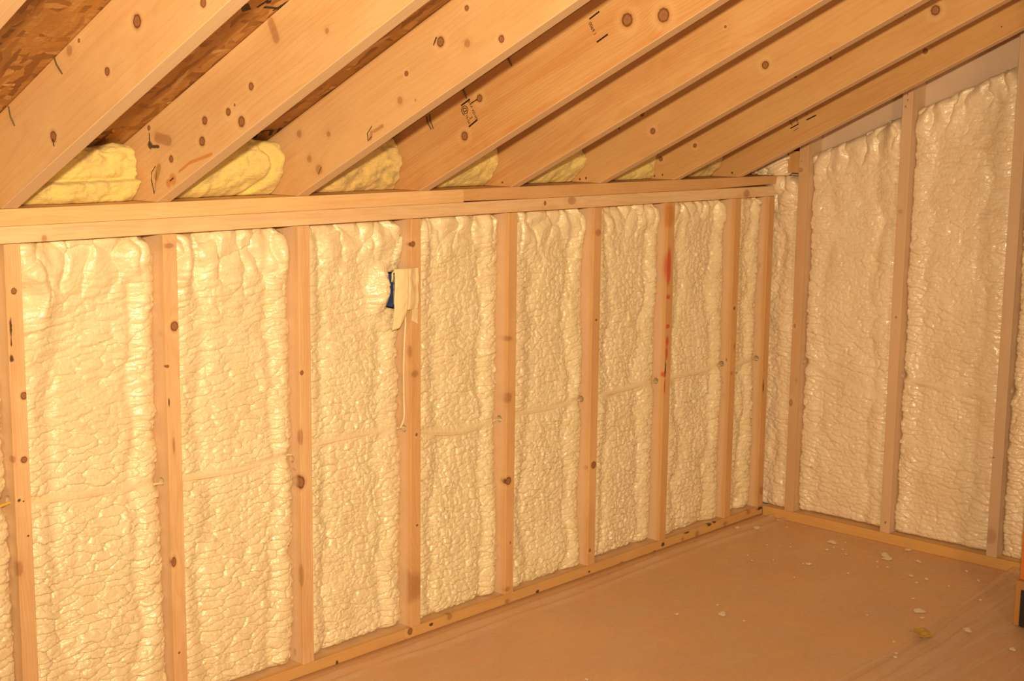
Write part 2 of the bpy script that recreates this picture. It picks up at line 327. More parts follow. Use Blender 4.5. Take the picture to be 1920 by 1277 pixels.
def wood(name, seed, spots=(), light=(0.68, 0.44, 0.22), dark=(0.52, 0.275, 0.105), thick_axis='y', spray=None, edge=0.0, ringf=150, contrast=0.75, rough=0.62):
    """sawn softwood in the board's own coordinates: x along the board."""
    N = NT(name); rnd = random.Random(seed)
    tc = N.n('ShaderNodeTexCoord').outputs['Object']
    sep = N.n('ShaderNodeSeparateXYZ'); N.l(tc, sep.inputs[0]); X, Y, Z = sep.outputs
    off = (rnd.uniform(-20, 20), rnd.uniform(-20, 20), rnd.uniform(-20, 20))
    p = N.vec('ADD', tc, off)
    slow = N.noise(N.vec('MULTIPLY', p, (1.3, 5, 5)), 1.0, 3, 0.5)[0]
    med = N.noise(N.vec('MULTIPLY', p, (6, 22, 22)), 1.0, 2, 0.5)[0]
    phase = None; dmin = {}
    for kd, x, y, z, r, asp in spots:
        if isinstance(asp, tuple):                       # a streak between two points
            A = Vector((x, y, z)); AB = Vector(asp)-A; flat = (1, 0.33, 1) if abs(y) < 1e-4 else (1, 1, 0.33)
            pa = N.vec('MULTIPLY', N.vec('SUBTRACT', tc, tuple(A)), flat)
            t = N.math('MULTIPLY', N.vec('DOT_PRODUCT', pa, tuple(AB)), 1/max(1e-9, AB.length_squared), clamp=True)
            d = N.math('DIVIDE', N.vec('LENGTH', N.vec('SUBTRACT', pa, N.vec('SCALE', tuple(AB), scale=t))), r)
            dmin[kd] = d if kd not in dmin else N.math('MINIMUM', dmin[kd], d)
            continue
        inv = [1/(r*asp), 1/r, 1/r]
        # knots run through the thickness: stretch across the face normal
        if abs(y) < 1e-4: inv[1] = 1/(r*3)
        if abs(z) < 1e-4: inv[2] = 1/(r*3)
        d = N.vec('LENGTH', N.vec('MULTIPLY', N.vec('SUBTRACT', tc, (x, y, z)), tuple(inv)))
        dmin[kd] = d if kd not in dmin else N.math('MINIMUM', dmin[kd], d)
        if kd in 'ks' and r > 0.004:
            g = N.math('POWER', 2.718, N.math('MULTIPLY', d, -0.62))
            g = N.math('MULTIPLY', g, 1.6*r*(1 if rnd.random() < .5 else -1))
            phase = g if phase is None else N.math('ADD', phase, g)
    hy, hz = rnd.choice([-1, 1])*rnd.uniform(0.03, 0.09), rnd.uniform(-0.05, 0.2)
    a = N.math('ADD', Y, hy); b = N.math('SUBTRACT', Z, hz)
    rr = N.math('SQRT', N.math('ADD', N.math('MULTIPLY', a, a), N.math('MULTIPLY', b, b)))
    rr = N.math('ADD', rr, N.math('MULTIPLY', N.math('SUBTRACT', slow, 0.5), 0.075))
    rr = N.math('ADD', rr, N.math('MULTIPLY', N.math('SUBTRACT', med, 0.5), 0.010))
    if phase is not None: rr = N.math('ADD', rr, phase)
    fr = N.math('FRACT', N.math('MULTIPLY', rr, ringf))
    ring = N.ramp(fr, [(0.0, 0.1), (0.55, 0.28), (0.86, 1.0), (1.0, 0.1)])
    fib = N.noise(N.vec('MULTIPLY', p, (9, 420, 420)), 1.0, 3, 0.6)[0]
    blot = N.noise(N.vec('MULTIPLY', p, (3, 11, 11)), 1.0, 3, 0.55)[0]
    f = N.math('MULTIPLY', ring, 0.34*contrast)
    f = N.math('ADD', f, N.math('MULTIPLY', N.math('SUBTRACT', fib, 0.5), 0.9*contrast))
    f = N.math('ADD', f, N.math('MULTIPLY', N.math('SUBTRACT', blot, 0.42), 1.3*contrast), clamp=True)
    col = N.mix(f, light, dark)
    stk = N.noise(N.vec('MULTIPLY', N.vec('ADD', p, (3, 7, 1)), (1.6, 48, 48)), 1.0, 3, 0.55)[0]
    col = N.mix(N.math('MULTIPLY', N.ramp(stk, [(0.50, 0), (0.72, 0.55)]), contrast), col, tuple(c*k for c, k in zip(light, (0.86, 0.62, 0.48))))
    col = N.mix(N.ramp(N.noise(N.vec('MULTIPLY', p, (5, 9, 9)), 1.0, 4, 0.6)[0], [(0.50, 0), (0.72, 0.45)]), col, tuple(min(1, c*k) for c, k in zip(light, (1.12, 1.16, 1.22))))
    if edge: col = N.mix(N.math('MULTIPLY', N.math('LESS_THAN', Z, 0.0018), edge), col, (0.72, 0.53, 0.35))
    wob = N.math('MULTIPLY', N.math('SUBTRACT', N.noise(tc, 130, 2)[0], 0.5), 0.35)
    if 's' in dmin:
        d = N.math('ADD', dmin['s'], wob)
        col = N.mix(N.ramp(N.math('DIVIDE', d, 3), [(0, 0.62), (0.30, 0.55), (0.42, 0.10), (0.9, 0.0)]), col, (0.30, 0.115, 0.035))
    if 'k' in dmin:
        d = N.math('DIVIDE', N.math('ADD', dmin['k'], wob), 3)
        d = N.math('ADD', d, N.math('MULTIPLY', N.math('SUBTRACT', N.noise(tc, 26, 2)[0], 0.5), 0.10))
        kc = N.ramp(d, [(0.0, (0.26, 0.11, 0.045)), (0.18, (0.33, 0.15, 0.065)), (0.265, (0.20, 0.080, 0.03)), (0.30, (0.09, 0.034, 0.012)), (0.36, (0.46, 0.22, 0.075)), (0.6, (0.80, 0.57, 0.31))])
        col = N.mix(N.ramp(d, [(0.0, 0.95), (0.31, 0.95), (0.42, 0.35), (0.95, 0.0)]), col, kc)
    if 'o' in dmin:
        d = N.math('ADD', dmin['o'], wob)
        col = N.mix(N.ramp(N.math('DIVIDE', d, 3), [(0, 0.75), (0.3, 0.65), (0.45, 0.0)]), col, (0.55, 0.20, 0.03))
    if 'r' in dmin:
        d = N.math('ADD', dmin['r'], wob)
        col = N.mix(N.ramp(N.math('DIVIDE', d, 3), [(0, 0.85), (0.24, 0.7), (0.34, 0.0)]), col, (0.55, 0.045, 0.03))
    if 'd' in dmin:
        w2 = N.math('MULTIPLY', N.math('SUBTRACT', N.noise(tc, 90, 3)[0], 0.5), 1.6)
        d = N.math('ADD', dmin['d'], w2)
        col = N.mix(N.ramp(N.math('DIVIDE', d, 3), [(0, 0.93), (0.25, 0.85), (0.40, 0.0)]), col, (0.030, 0.016, 0.008))
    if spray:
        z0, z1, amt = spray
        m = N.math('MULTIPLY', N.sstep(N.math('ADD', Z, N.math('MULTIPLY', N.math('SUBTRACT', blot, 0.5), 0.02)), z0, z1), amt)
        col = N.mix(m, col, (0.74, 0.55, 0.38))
    N.l(col, N.b.inputs['Base Color']); N.b.inputs['Roughness'].default_value = rough
    N.b.inputs['Specular IOR Level'].default_value = 0.35
    N.bump(N.math('ADD', fib, N.math('MULTIPLY', ring, 0.4)), 0.35, 0.0012)
    return N.m

def foam_mat(name, col=(0.87, 0.765, 0.545), col2=(0.80, 0.675, 0.43), rough=0.28):
    N = NT(name); tc = N.n('ShaderNodeTexCoord').outputs['Object']
    a = N.noise(tc, 7, 4, 0.6)[0]; b = N.noise(tc, 60, 3, 0.6)[0]
    f = N.math('ADD', N.math('MULTIPLY', a, 0.8), N.math('MULTIPLY', b, 0.3))
    c = N.mix(N.ramp(f, [(0.35, 0), (0.75, 1)]), col, col2)
    sp = N.ramp(N.noise(tc, 210, 2, 0.5)[0], [(0.755, 0), (0.79, 1)])
    c = N.mix(N.math('MULTIPLY', sp, 0.7), c, (0.5, 0.25, 0.08))
    N.l(c, N.b.inputs['Base Color'])
    N.put(N.b.inputs['Roughness'], N.ramp(b, [(0.3, rough-0.08), (0.7, rough+0.14)]))
    N.b.inputs['Specular IOR Level'].default_value = 0.8
    N.b.inputs['Coat Weight'].default_value = 0.35; N.b.inputs['Coat Roughness'].default_value = 0.16
    h = N.math('ADD', N.noise(tc, 120, 3, 0.5)[0], N.math('MULTIPLY', N.noise(tc, 420, 2, 0.5)[0], 0.25))
    N.bump(h, 0.5, 0.004)
    return N.m
def plain(name, col, rough=0.5, metal=0.0, var=0.15, scale=40, bump=0.0, spec=0.5):
    N = NT(name); tc = N.n('ShaderNodeTexCoord').outputs['Object']
    nz = N.noise(tc, scale, 4, 0.6)[0]
    dk = tuple(c*(1-var) for c in col); lt = tuple(min(1, c*(1+var)) for c in col)
    N.l(N.mix(nz, dk, lt), N.b.inputs['Base Color']); N.b.inputs['Roughness'].default_value = rough
    N.b.inputs['Metallic'].default_value = metal; N.b.inputs['Specular IOR Level'].default_value = spec
    if bump: N.bump(nz, bump, 0.003)
    return N.m

# ------------------------------------------------------------------ numeric noise for the foam
def hsh(ix, iy, k):
    h = (ix.astype(np.int64)*374761393 + iy.astype(np.int64)*668265263 + k*2147483647*13) & 0xffffffff
    h = ((h ^ (h >> 13))*1274126177) & 0xffffffff; h = (h ^ (h >> 16)) & 0xffffffff
    h = (h*2654435761) & 0xffffffff; h = h ^ (h >> 15)
    return (h & 0xffffff)/float(0xffffff)
def vnoise(x, y, k):
    ix = np.floor(x); iy = np.floor(y); fx = x-ix; fy = y-iy
    fx = fx*fx*fx*(fx*(fx*6-15)+10); fy = fy*fy*fy*(fy*(fy*6-15)+10)
    a = hsh(ix, iy, k); b = hsh(ix+1, iy, k); c = hsh(ix, iy+1, k); d = hsh(ix+1, iy+1, k)
    return (a*(1-fx)+b*fx)*(1-fy) + (c*(1-fx)+d*fx)*fy - 0.5
def fbm(x, y, k, o=3):
    s = 0; a = 1
    for i in range(o): s = s + a*vnoise(x*2**i+i*7.3, y*2**i-i*3.1, k+i); a *= 0.5
    return s
def cells(x, y, k):
    ix = np.floor(x); iy = np.floor(y)
    F1 = np.full(x.shape, 9.0); F2 = np.full(x.shape, 9.0); rid = np.zeros(x.shape); dy1 = np.zeros(x.shape); dx1 = np.zeros(x.shape)
    for a in (-1, 0, 1):
        for b in (-1, 0, 1):
            cx = ix+a; cy = iy+b
            px = cx+0.1+0.8*hsh(cx, cy, k); py = cy+0.1+0.8*hsh(cx, cy, k+1)
            dx = x-px; dy = y-py; d = np.hypot(dx, dy)
            c1 = d < F1
            F2 = np.where(c1, F1, np.minimum(F2, d))
            rid = np.where(c1, hsh(cx, cy, k+2), rid); dy1 = np.where(c1, dy, dy1); dx1 = np.where(c1, dx, dx1)
            F1 = np.where(c1, d, F1)
    return F1, F2, rid, dx1, dy1
def sst(a, b, x):
    t = np.clip((x-a)/(b-a), 0, 1); return t*t*(3-2*t)
def foam_depth(u, z, ul, ur, zb, zt, seed, aniso, tilt, right_deep=0.032, left_deep=0.006, dents=(), bumps=(), ridge=None, amp=1.0, topsm=0.20, bead=1.0, fs=1.0):
    """distance of the foam skin behind the stud faces."""
    wu = u + 0.024*fbm(u/0.06, z/0.040, seed+11) + 0.006*fbm(u/0.015, z/0.013, seed+12)
    wz = z + 0.015*fbm(u/0.075+5, z/0.05, seed+13) + 0.005*fbm(u/0.018, z/0.012, seed+14)
    ct, st = math.cos(tilt), math.sin(tilt)
    a = wu*ct + wz*st; b = -wu*st + wz*ct
    el0 = u-ul; er0 = ur-u
    el = el0*(1+0.5*fbm(z/0.16, z*0, seed+81)); er = er0*(1+0.5*fbm(z/0.13, z*0, seed+82)); e = np.minimum(el, er); dt = zt-z; db = z-zb
    top = sst(topsm, 0.03, dt + 0.05*fbm(u/0.1, z/0.1, seed+3))
    # long horizontal folds
    F1, F2, r1, dx, dy = cells(a/(0.070*fs), b/(0.0195*fs), seed+20)
    long_ = 0.0085*(1-np.exp(-(F2-F1)*8.5)) + 0.0060*(r1-0.5) - 0.0050*dy
    F1, F2, r2, dx, dy = cells(a/(0.030*fs)+9, b/(0.0110*fs)+3, seed+30)
    long2 = (0.0030*(1-np.exp(-(F2-F1)*6)) + 0.0022*(r2-0.5))*sst(-0.25, 0.25, fbm(u/0.07, z/0.05, seed+35))
    # rounder popcorn cells
    F1, F2, r3, dx, dy = cells(a/(0.030*fs), b/(0.0200*fs), seed+40)
    iso = 0.0056*(1-np.exp(-(F2-F1)*7.5)) + 0.0042*(r3-0.5) - 0.0036*dy - 0.0030*dx
    F1, F2, r4, dx, dy = cells(a/(0.0140*fs)+4, b/(0.0115*fs)+8, seed+50)
    iso2 = (0.0026*(1-np.exp(-(F2-F1)*6)) + 0.0026*(r4-0.5) - 0.0015*dx)*sst(-0.3, 0.3, fbm(u/0.06, z/0.06, seed+55))
    edge = sst(0.085, 0.03, e)
    wmix = np.clip(aniso + edge*0.8 + 0.7*fbm(u/0.12, z/0.16, seed+6) + 0.6*top, 0, 1)
    fine = wmix*(long_+long2) + (1-wmix)*(iso+iso2)
    # big smooth lobes under the plate
    F1, F2, r5, dx, dy = cells((u+0.035*fbm(u/0.08, z/0.07, seed+8))/0.066, (z+0.03*fbm(u/0.09, z/0.07, seed+9))/0.120, seed+60)
    lobes = 0.020*(1-np.exp(-(F2-F1)*1.9)) + 0.012*(r5-0.5) - 0.004*dx
    # long smooth wavelets where the gun swept sideways
    ax2 = u*math.cos(tilt)+z*math.sin(tilt)+0.02*fbm(u/0.07, z/0.05, seed+15); bx2 = -u*math.sin(tilt)+z*math.cos(tilt)+0.010*fbm(u/0.06, z/0.05, seed+16)
    rd_ = 1-np.abs(2*fbm(ax2/0.085, bx2/0.019, seed+17, 2)); wave = 0.0085*(1-rd_)**0.8 - 0.002
    kw = np.clip(sst(0.62, 0.30, dt)*aniso*1.1 + 0.55*edge*(er < el), 0, 0.9)
    fine = fine*(1-0.62*kw) - kw*0.9*(0.0060-wave)
    h = fine*amp*(1-0.84*top) + top*lobes + 0.016*fbm(u/0.19, z/0.25, seed+7)
    # sprayed edge beads and the shallow troughs beside them
    h = h + bead*0.009*np.exp(-((er-0.042)/0.026)**2) - bead*0.007*np.exp(-((er-0.088)/0.018)**2)
    h = h + bead*0.006*np.exp(-((el-0.030)/0.022)**2) - bead*0.006*np.exp(-((el-0.078)/0.02)**2)
    D = 0.0335 - h
    if ridge is not None:
        zr = np.interp(u, ridge[0], ridge[1]); g = np.exp(-((z-zr)/0.013)**2)
        D = D*(1-g) + 0.029*g
    wv = 0.007*fbm(z/0.022, z*0+seed, seed+70, 2)
    RC = 0.050; cr = RC-np.hypot(np.maximum(0, RC-er0), np.maximum(0, RC-dt)); corner = sst(0.016, -0.006, cr)*(dt < RC)*(er0 < RC)
    D = D + 0.030*corner
    rl = np.clip((er0+wv)/0.030, 0, 1); D = D + right_deep*(1-np.sqrt(np.maximum(0, 1-(1-rl)**2)))*1.0
    ll = np.clip((el0+wv)/0.014, 0, 1); D = D + left_deep*(1-np.sqrt(np.maximum(0, 1-(1-ll)**2)))
    rt = np.clip((dt+wv)/0.025, 0, 1); D = D + 0.020*(1-np.sqrt(np.maximum(0, 1-(1-rt)**2)))
    rb = np.clip((db+wv)/0.022, 0, 1); D = D + 0.026*(1-np.sqrt(np.maximum(0, 1-(1-rb)**2)))
    for (pu, pz, r, d) in dents: D = D + d*np.exp(-(((u-pu)/r)**2+((z-pz)/r)**2))
    for (pu, pz, ru, rz, d) in bumps: D = D - d*np.exp(-(((u-pu)/ru)**2+((z-pz)/rz)**2))
    return np.maximum(D, -0.006)
def foam_panel(ul, ur, zb, zt, seed, aniso, tilt, res, mapf, back, mat, **k):
    """zt may be a function of u; mapf(u, z, depth) -> world xyz arrays."""
    nu = max(6, int((ur-ul)/res)); zmax = zt if not callable(zt) else float(np.max(zt(np.array([ul, ur]))))
    nz = int((zmax-zb)/res)
    us = np.linspace(ul, ur, nu+1); ts = np.linspace(0, 1, nz+1)
    U, T = np.meshgrid(us, ts)
    ZT = zt(U) if callable(zt) else np.full(U.shape, zt)
    Z = zb + T*(ZT-zb)
    D = foam_depth(U, Z, ul, ur, zb, ZT, seed, aniso, tilt, **k)
    # skirt back into the cavity
    U2 = np.pad(U, 1, mode='edge'); Z2 = np.pad(Z, 1, mode='edge'); D2 = np.pad(D, 1, constant_values=back)
    x, y, z = mapf(U2, Z2, D2)
    V = np.stack([x.ravel(), y.ravel(), z.ravel()], 1)
    r, c = U2.shape; idx = np.arange(r*c).reshape(r, c)
    Fc = np.stack([idx[:-1, :-1], idx[:-1, 1:], idx[1:, 1:], idx[1:, :-1]], -1).reshape(-1, 4)
    bi = np.array([[idx[0, 0], idx[-1, 0], idx[-1, -1], idx[0, -1]]])
    return np_mesh('foam', V, np.concatenate([Fc, bi]))

# ------------------------------------------------------------------ materials
LUM = (0.66, 0.40, 0.185)
M_foamL = foam_mat('spray_foam_cream')
M_foamE = foam_mat('spray_foam_pinkish', (0.84, 0.72, 0.55), (0.77, 0.61, 0.42), 0.36)
def S(n): return SPOTS.get(n, [])

def osb_mat(name, dark=(0.20, 0.075, 0.016), mid=(0.50, 0.25, 0.065), lt=(0.62, 0.36, 0.14)):
    N = NT(name); tc = N.n('ShaderNodeTexCoord').outputs['Object']
    wv = N.vec('ADD', tc, N.vec('SCALE', N.vec('SUBTRACT', N.noise(tc, 14, 3)[1], (0.5, 0.5, 0.5)), scale=0.03))
    col = None
    for i, (sx, sy, rot) in enumerate([(14, 60, 0.45), (62, 15, -0.5), (13, 75, -0.3)]):
        mp = N.n('ShaderNodeMapping'); N.l(wv, mp.inputs[0]); mp.inputs['Rotation'].default_value = (0, 0, rot)
        mp.inputs['Scale'].default_value = (sx, sy, 1); mp.inputs['Location'].default_value = (i*3.3, i*1.7, 0)
        v = N.n('ShaderNodeTexVoronoi'); v.inputs['Scale'].default_value = 1.0; v.voronoi_dimensions = '2D'; N.l(mp.outputs[0], v.inputs['Vector'])
        sp = N.n('ShaderNodeSeparateColor'); N.l(v.outputs['Color'], sp.inputs[0])
        fl = N.ramp(sp.outputs[0], [(0.0, dark), (0.35, mid), (0.7, mid), (0.93, lt), (1.0, (0.78, 0.52, 0.26))])
        st = N.noise(N.vec('MULTIPLY', mp.outputs[0], (0.6, 9, 1)), 1.0, 3, 0.6)[0]
        fl = N.mix(N.math('MULTIPLY', st, 0.55), fl, dark)
        col = fl if col is None else N.mix(N.math('GREATER_THAN', sp.outputs[1], 0.5), col, fl)
    col = N.mix(N.ramp(N.noise(tc, 5, 4, 0.6)[0], [(0.4, 0), (0.7, 0.45)]), col, dark)
    N.l(col, N.b.inputs['Base Color']); N.b.inputs['Roughness'].default_value = 0.45
    N.bump(N.noise(tc, 60, 4, 0.6)[0], 0.6, 0.004)
    return N.m
M_osb = osb_mat('roof_strand_board')
M_sheath = plain('overspray_misted_sheathing', (0.66, 0.50, 0.38), 0.6, var=0.08, scale=12, bump=0.2)
M_black = plain('black_ink', (0.022, 0.012, 0.008), 0.6)
M_nail = plain('dull_nail', (0.16, 0.13, 0.07), 0.45, 0.5)

# ------------------------------------------------------------------ setting
def box(name, x0, x1, y0, y1, z0, z1, mat, **k):
    me = prism([(x0, z0), (x1, z0), (x1, z1), (x0, z1)], y1-y0, 0)
    o = link(name, me, mat, mw=Matrix.Translation((0, y0, 0))); return tag(o, **k)
def floor_mat():
    N = NT('dusty_subfloor'); tc = N.n('ShaderNodeTexCoord').outputs['Object']
    a = N.noise(N.vec('MULTIPLY', tc, (1.0, 1.6, 1)), 2.2, 5, 0.6)[0]; b = N.noise(tc, 26, 4, 0.65)[0]
    c = N.mix(N.ramp(a, [(0.3, 0), (0.7, 1)]), (0.78, 0.49, 0.25), (0.70, 0.41, 0.19))
    c = N.mix(N.ramp(b, [(0.45, 0), (0.75, 0.35)]), c, (0.60, 0.38, 0.22))
    pts = [((1.25, -0.18), 0.0)]
    N.l(c, N.b.inputs['Base Color']); N.b.inputs['Roughness'].default_value = 0.6
    N.bump(b, 0.15, 0.002); return N.m
box('floor', -2.2, XE+DE, -4.4, DW, -0.05, 0.0, floor_mat(), label='tan subfloor seen through plastic sheeting', cat='floor', kind='structure')
box('wall_left', -1.4, XE+DE, DW+0.002, DW+0.014, 0.0, HP, M_sheath, label='sheathing behind the foam of the long low wall', cat='wall', kind='structure')
# end wall sheathing with the raked top
zr = lambda y: HP + SL*(-y) + RD*SN
me = prism([(-4.4, 0.0), (DW, 0.0), (DW, zr(DW)-0.002), (-4.4, zr(-4.4)-0.002)], 0.012, 0)
tag(link('wall_right', me, M_sheath, mw=frame((XE+DE+0.004, 0, 0), (0, 1, 0), (1, 0, 0), (0, 0, 1))), 'misted sheathing of the sloping end wall', 'wall', kind='structure')
# roof deck (in its own slope coordinates so the strands lie in the board)
n_up = Vector((0, SL, 1))/SN; n_al = Vector((0, -1, SL))/SN
me = prism([(-0.36, 0), (4.6, 0), (4.6, 0.012), (-0.36, 0.012)], XE+DE+1.4+0.02, 0)
ceil = link('ceiling', me, None, mw=frame(Vector((-1.4, 0, HP)) + n_up*RD, n_al, (1, 0, 0), n_up))
me.materials.append(M_osb)
tag(ceil, 'reddish strand board roof deck above the rafters', 'ceiling', kind='structure')

# ------------------------------------------------------------------ studs of the long wall
stud_lab = ['stud nearest the left edge of the photo, with dark pitch streaks and round knots',
 'stud with a large reddish knot halfway up, between the two leftmost foam bays',
 'stud with a big brown knot low down, third from the left',
 'stud carrying the plastic-covered electrical box',
 'stud just right of the electrical box stud, with two brown knots',
 'stud with a knot beside the top plate, sixth from the left',
 'stud with red paint streaks down its face and torn bark at the top',
 'narrow-looking clean stud, second from the room corner on the long wall',
 'corner stud of the long wall with torn edge and dark bored hole']
HZ = [0.648, 0.617, 0.604, 0.625, 0.593, 0.597, 0.607, 0.618, 0.613]
HD = [0.033, 0.034, 0.038, 0.030, 0.031, 0.040, 0.033, 0.036, 0.029]
Lw = HP-0.076-0.038
for i, x in enumerate(SX):
    zj = 0.0
    me = prism([(0, 0), (Lw, 0), (Lw, DW), (0, DW)], TH, 0.0018, holes=[(HZ[i]-0.038, HD[i], 0.0105)])
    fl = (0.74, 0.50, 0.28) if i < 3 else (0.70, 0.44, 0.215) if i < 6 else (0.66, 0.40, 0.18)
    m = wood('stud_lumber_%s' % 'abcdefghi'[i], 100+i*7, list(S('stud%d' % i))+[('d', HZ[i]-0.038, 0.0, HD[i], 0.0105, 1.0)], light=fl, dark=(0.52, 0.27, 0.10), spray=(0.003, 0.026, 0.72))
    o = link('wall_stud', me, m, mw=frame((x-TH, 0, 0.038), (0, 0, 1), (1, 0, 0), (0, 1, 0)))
    tag(o, stud_lab[i], 'stud', 'studs of the long wall')
# plates
def plate(name, x0, x1, top, seed, spots, label, dz=0.0, light=LUM, dark=(0.50, 0.245, 0.085), y0=0.0, group='plates on top of the long wall', cat='top plate', spray=None, h=0.0378):
    me = prism([(0, 0), (x1-x0, 0), (x1-x0, DW), (0, DW)], h, 0.0022)
    sp = [(k, a-x0, b, c, r, s) for (k, a, b, c, r, s) in spots]
    m = wood(name+'_lumber_'+'abcdef'[seed % 6], seed, sp, light=light, dark=dark, contrast=0.6, spray=spray)
    o = link(name, me, m, mw=frame((x0, y0, top-dz), (1, 0, 0), (0, 0, -1), (0, 1, 0)))
    return tag(o, label, cat, group)
plate('top_plate', -1.3, 1.374, HP, 201, [], 'upper top plate, left board ending in a butt joint', light=(0.78, 0.53, 0.27))
up2 = plate('top_plate', 1.3755, XE+0.017, HP, 202, [], 'upper top plate, right board running into the room corner', y0=0.003, light=(0.66, 0.41, 0.19))
plate('top_plate', -1.3, XE-0.001, HP-0.038, 203, S('plate_low'), 'lower top plate directly over the studs', light=(0.78, 0.57, 0.34), h=0.0372, y0=0.0)
bm = bmesh.new(); bm.from_mesh(up2.data)                                # the right board bows off the lower plate towards both ends
for cx in (0.12, 0.30, 1.25, 1.45, 1.58): bmesh.ops.bisect_plane(bm, geom=bm.verts[:]+bm.edges[:]+bm.faces[:], plane_co=(cx, 0, 0), plane_no=(1, 0, 0))
for v in bm.verts:
    if v.co.y > 0.03: v.co.y -= 0.0030*max(0, 1-v.co.x/0.30)**1 + 0.0075*max(0, (v.co.x-1.25)/0.41)
bm.to_mesh(up2.data); bm.free()
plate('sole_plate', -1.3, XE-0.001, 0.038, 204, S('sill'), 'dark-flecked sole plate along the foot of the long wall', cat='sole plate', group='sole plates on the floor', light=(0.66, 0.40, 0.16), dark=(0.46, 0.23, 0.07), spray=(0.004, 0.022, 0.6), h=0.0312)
me = prism([(0, 0), (3.9, 0), (3.9, DE), (0, DE)], 0.0378, 0.0022)
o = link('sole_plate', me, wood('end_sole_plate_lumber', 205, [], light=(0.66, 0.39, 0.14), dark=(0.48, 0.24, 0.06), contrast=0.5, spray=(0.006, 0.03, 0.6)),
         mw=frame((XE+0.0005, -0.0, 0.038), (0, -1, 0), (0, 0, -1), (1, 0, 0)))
tag(o, 'sole plate along the foot of the sloping end wall', 'sole plate', 'sole plates on the floor')

# ------------------------------------------------------------------ rafters
raf_lab = ['roof rafter nearest the left of the photo, with one big brown knot and bent nails',
 'roof rafter with black pitch scar and many small knots, second from the left',
 'roof rafter with a dark split knot near its lower edge, third from the left',
 'roof rafter with two large ringed knots and black grade stamps',
 'plain roof rafter between the stamped rafter and the one with two small low knots',
 'roof rafter with two small knots over the foam stud bays, sixth from the left',
 'roof rafter second from the end wall, with two round knots near its foot',
 'roof rafter nearest the end wall, with a grade stamp in shadow']
def rafter(x, label, mat, L=4.4):
    e = (DW+0.14)
    # profile in slope coordinates: a along, b up; level seat over the plate, plumb tail
    def ab(y, z): v = Vector((0, y, z-HP)); return (v.dot(n_al), v.dot(n_up))
    prof = [ab(0, HP), (L, 0), (L, RD-0.001), ab(e, HP+(RD-0.001)*SN-SL*e), ab(e, HP-SL*e), ab(DW+0.002, HP-SL*(DW+0.002)), ab(DW+0.002, HP+0.0005)]
    prof[0] = ab(0, HP+0.0005)
    me = prism(prof, TH, 0.0016)
    return link('roof_rafter', me, mat, mw=frame((x, 0, HP), n_al, (1, 0, 0), n_up))
rafters = []
lights = [(0.72, 0.48, 0.25), (0.71, 0.47, 0.24), (0.70, 0.46, 0.23), (0.65, 0.39, 0.17), (0.65, 0.395, 0.175), (0.64, 0.39, 0.17), (0.63, 0.385, 0.165), (0.60, 0.36, 0.15)]
for i, x in enumerate(RX):
    m = wood('rafter_lumber_%s' % 'abcdefgh'[i], 300+i*13, S('rafter%d' % i), light=lights[i], dark=tuple(c*f for c, f in zip(lights[i], (0.76, 0.60, 0.45))), edge=0.85, ringf=[70, 75, 80, 130, 120, 90, 90, 110][i], contrast=[0.55, 0.6, 0.55, 1.0, 0.85, 0.55, 0.5, 0.7][i])
    o = rafter(x, raf_lab[i], m); rafters.append(o)
    tag(o, raf_lab[i], 'rafter', 'rafters under the roof deck')
o = rafter(-0.432, '', wood('rafter_lumber_z', 299, [], light=lights[0], dark=(0.53, 0.25, 0.09), edge=0.5, ringf=80, contrast=0.5))
tag(o, 'roof rafter whose edge just shows in the top left corner', 'rafter', 'rafters under the roof deck')

# ink marks on lumber and deck: thin raised prints, children of what they are printed on
def ink(name, parent, boxes, texts, mw):
    bm = bmesh.new()
    for (x0, z0, x1, z1, wd) in boxes:
        d = Vector((x1-x0, 0, z1-z0)).normalized(); p = Vector((-d.z, 0, d.x))*wd/2
        A = Vector((x0, 0, z0)); B = Vector((x1, 0, z1))
        q = [A-p, B-p, B+p, A+p]
        lo = [bm.verts.new(v+Vector((0, 0.0002, 0))) for v in q]; hi = [bm.verts.new(v+Vector((0, -0.0004, 0))) for v in q]
        bm.faces.new(hi)
        for k in range(4): bm.faces.new((lo[k], lo[(k+1) % 4], hi[(k+1) % 4], hi[k]))
    me = bpy.data.meshes.new(name); bm.to_mesh(me); bm.free()
    for (s, x, z, rot, size, stretch) in texts:
        cu = bpy.data.curves.new('t', 'FONT'); cu.body = s; cu.size = size; cu.extrude = 0.0003; cu.align_x = 'CENTER'; cu.align_y = 'CENTER'
        to = bpy.data.objects.new('t', cu); C.objects.link(to)
        dg = bpy.context.evaluated_depsgraph_get(); tm = bpy.data.meshes.new_from_object(to.evaluated_get(dg))
        bpy.data.objects.remove(to)
        R_ = Matrix.Translation((x, -0.0002, z)) @ Matrix.Rotation(-rot, 4, 'Y') @ Matrix.Rotation(math.pi/2, 4, 'X') @ Matrix.Diagonal((stretch, 1, 1, 1))
        tm.transform(R_)
        b2 = bmesh.new(); b2.from_mesh(me); b2.from_mesh(tm); b2.to_mesh(me); b2.free(); bpy.data.meshes.remove(tm)
    o = link(name, me, M_black)
    o.parent = parent; o.matrix_parent_inverse = Matrix.Identity(4); o.matrix_basis = mw
    return o
def loc(y, z): v = Vector((0, y, z-HP)); return (v.dot(n_al), v.dot(n_up))
def bar(P, Q, wd): a = loc(*P); b = loc(*Q); return (a[0], a[1], b[0], b[1], wd)
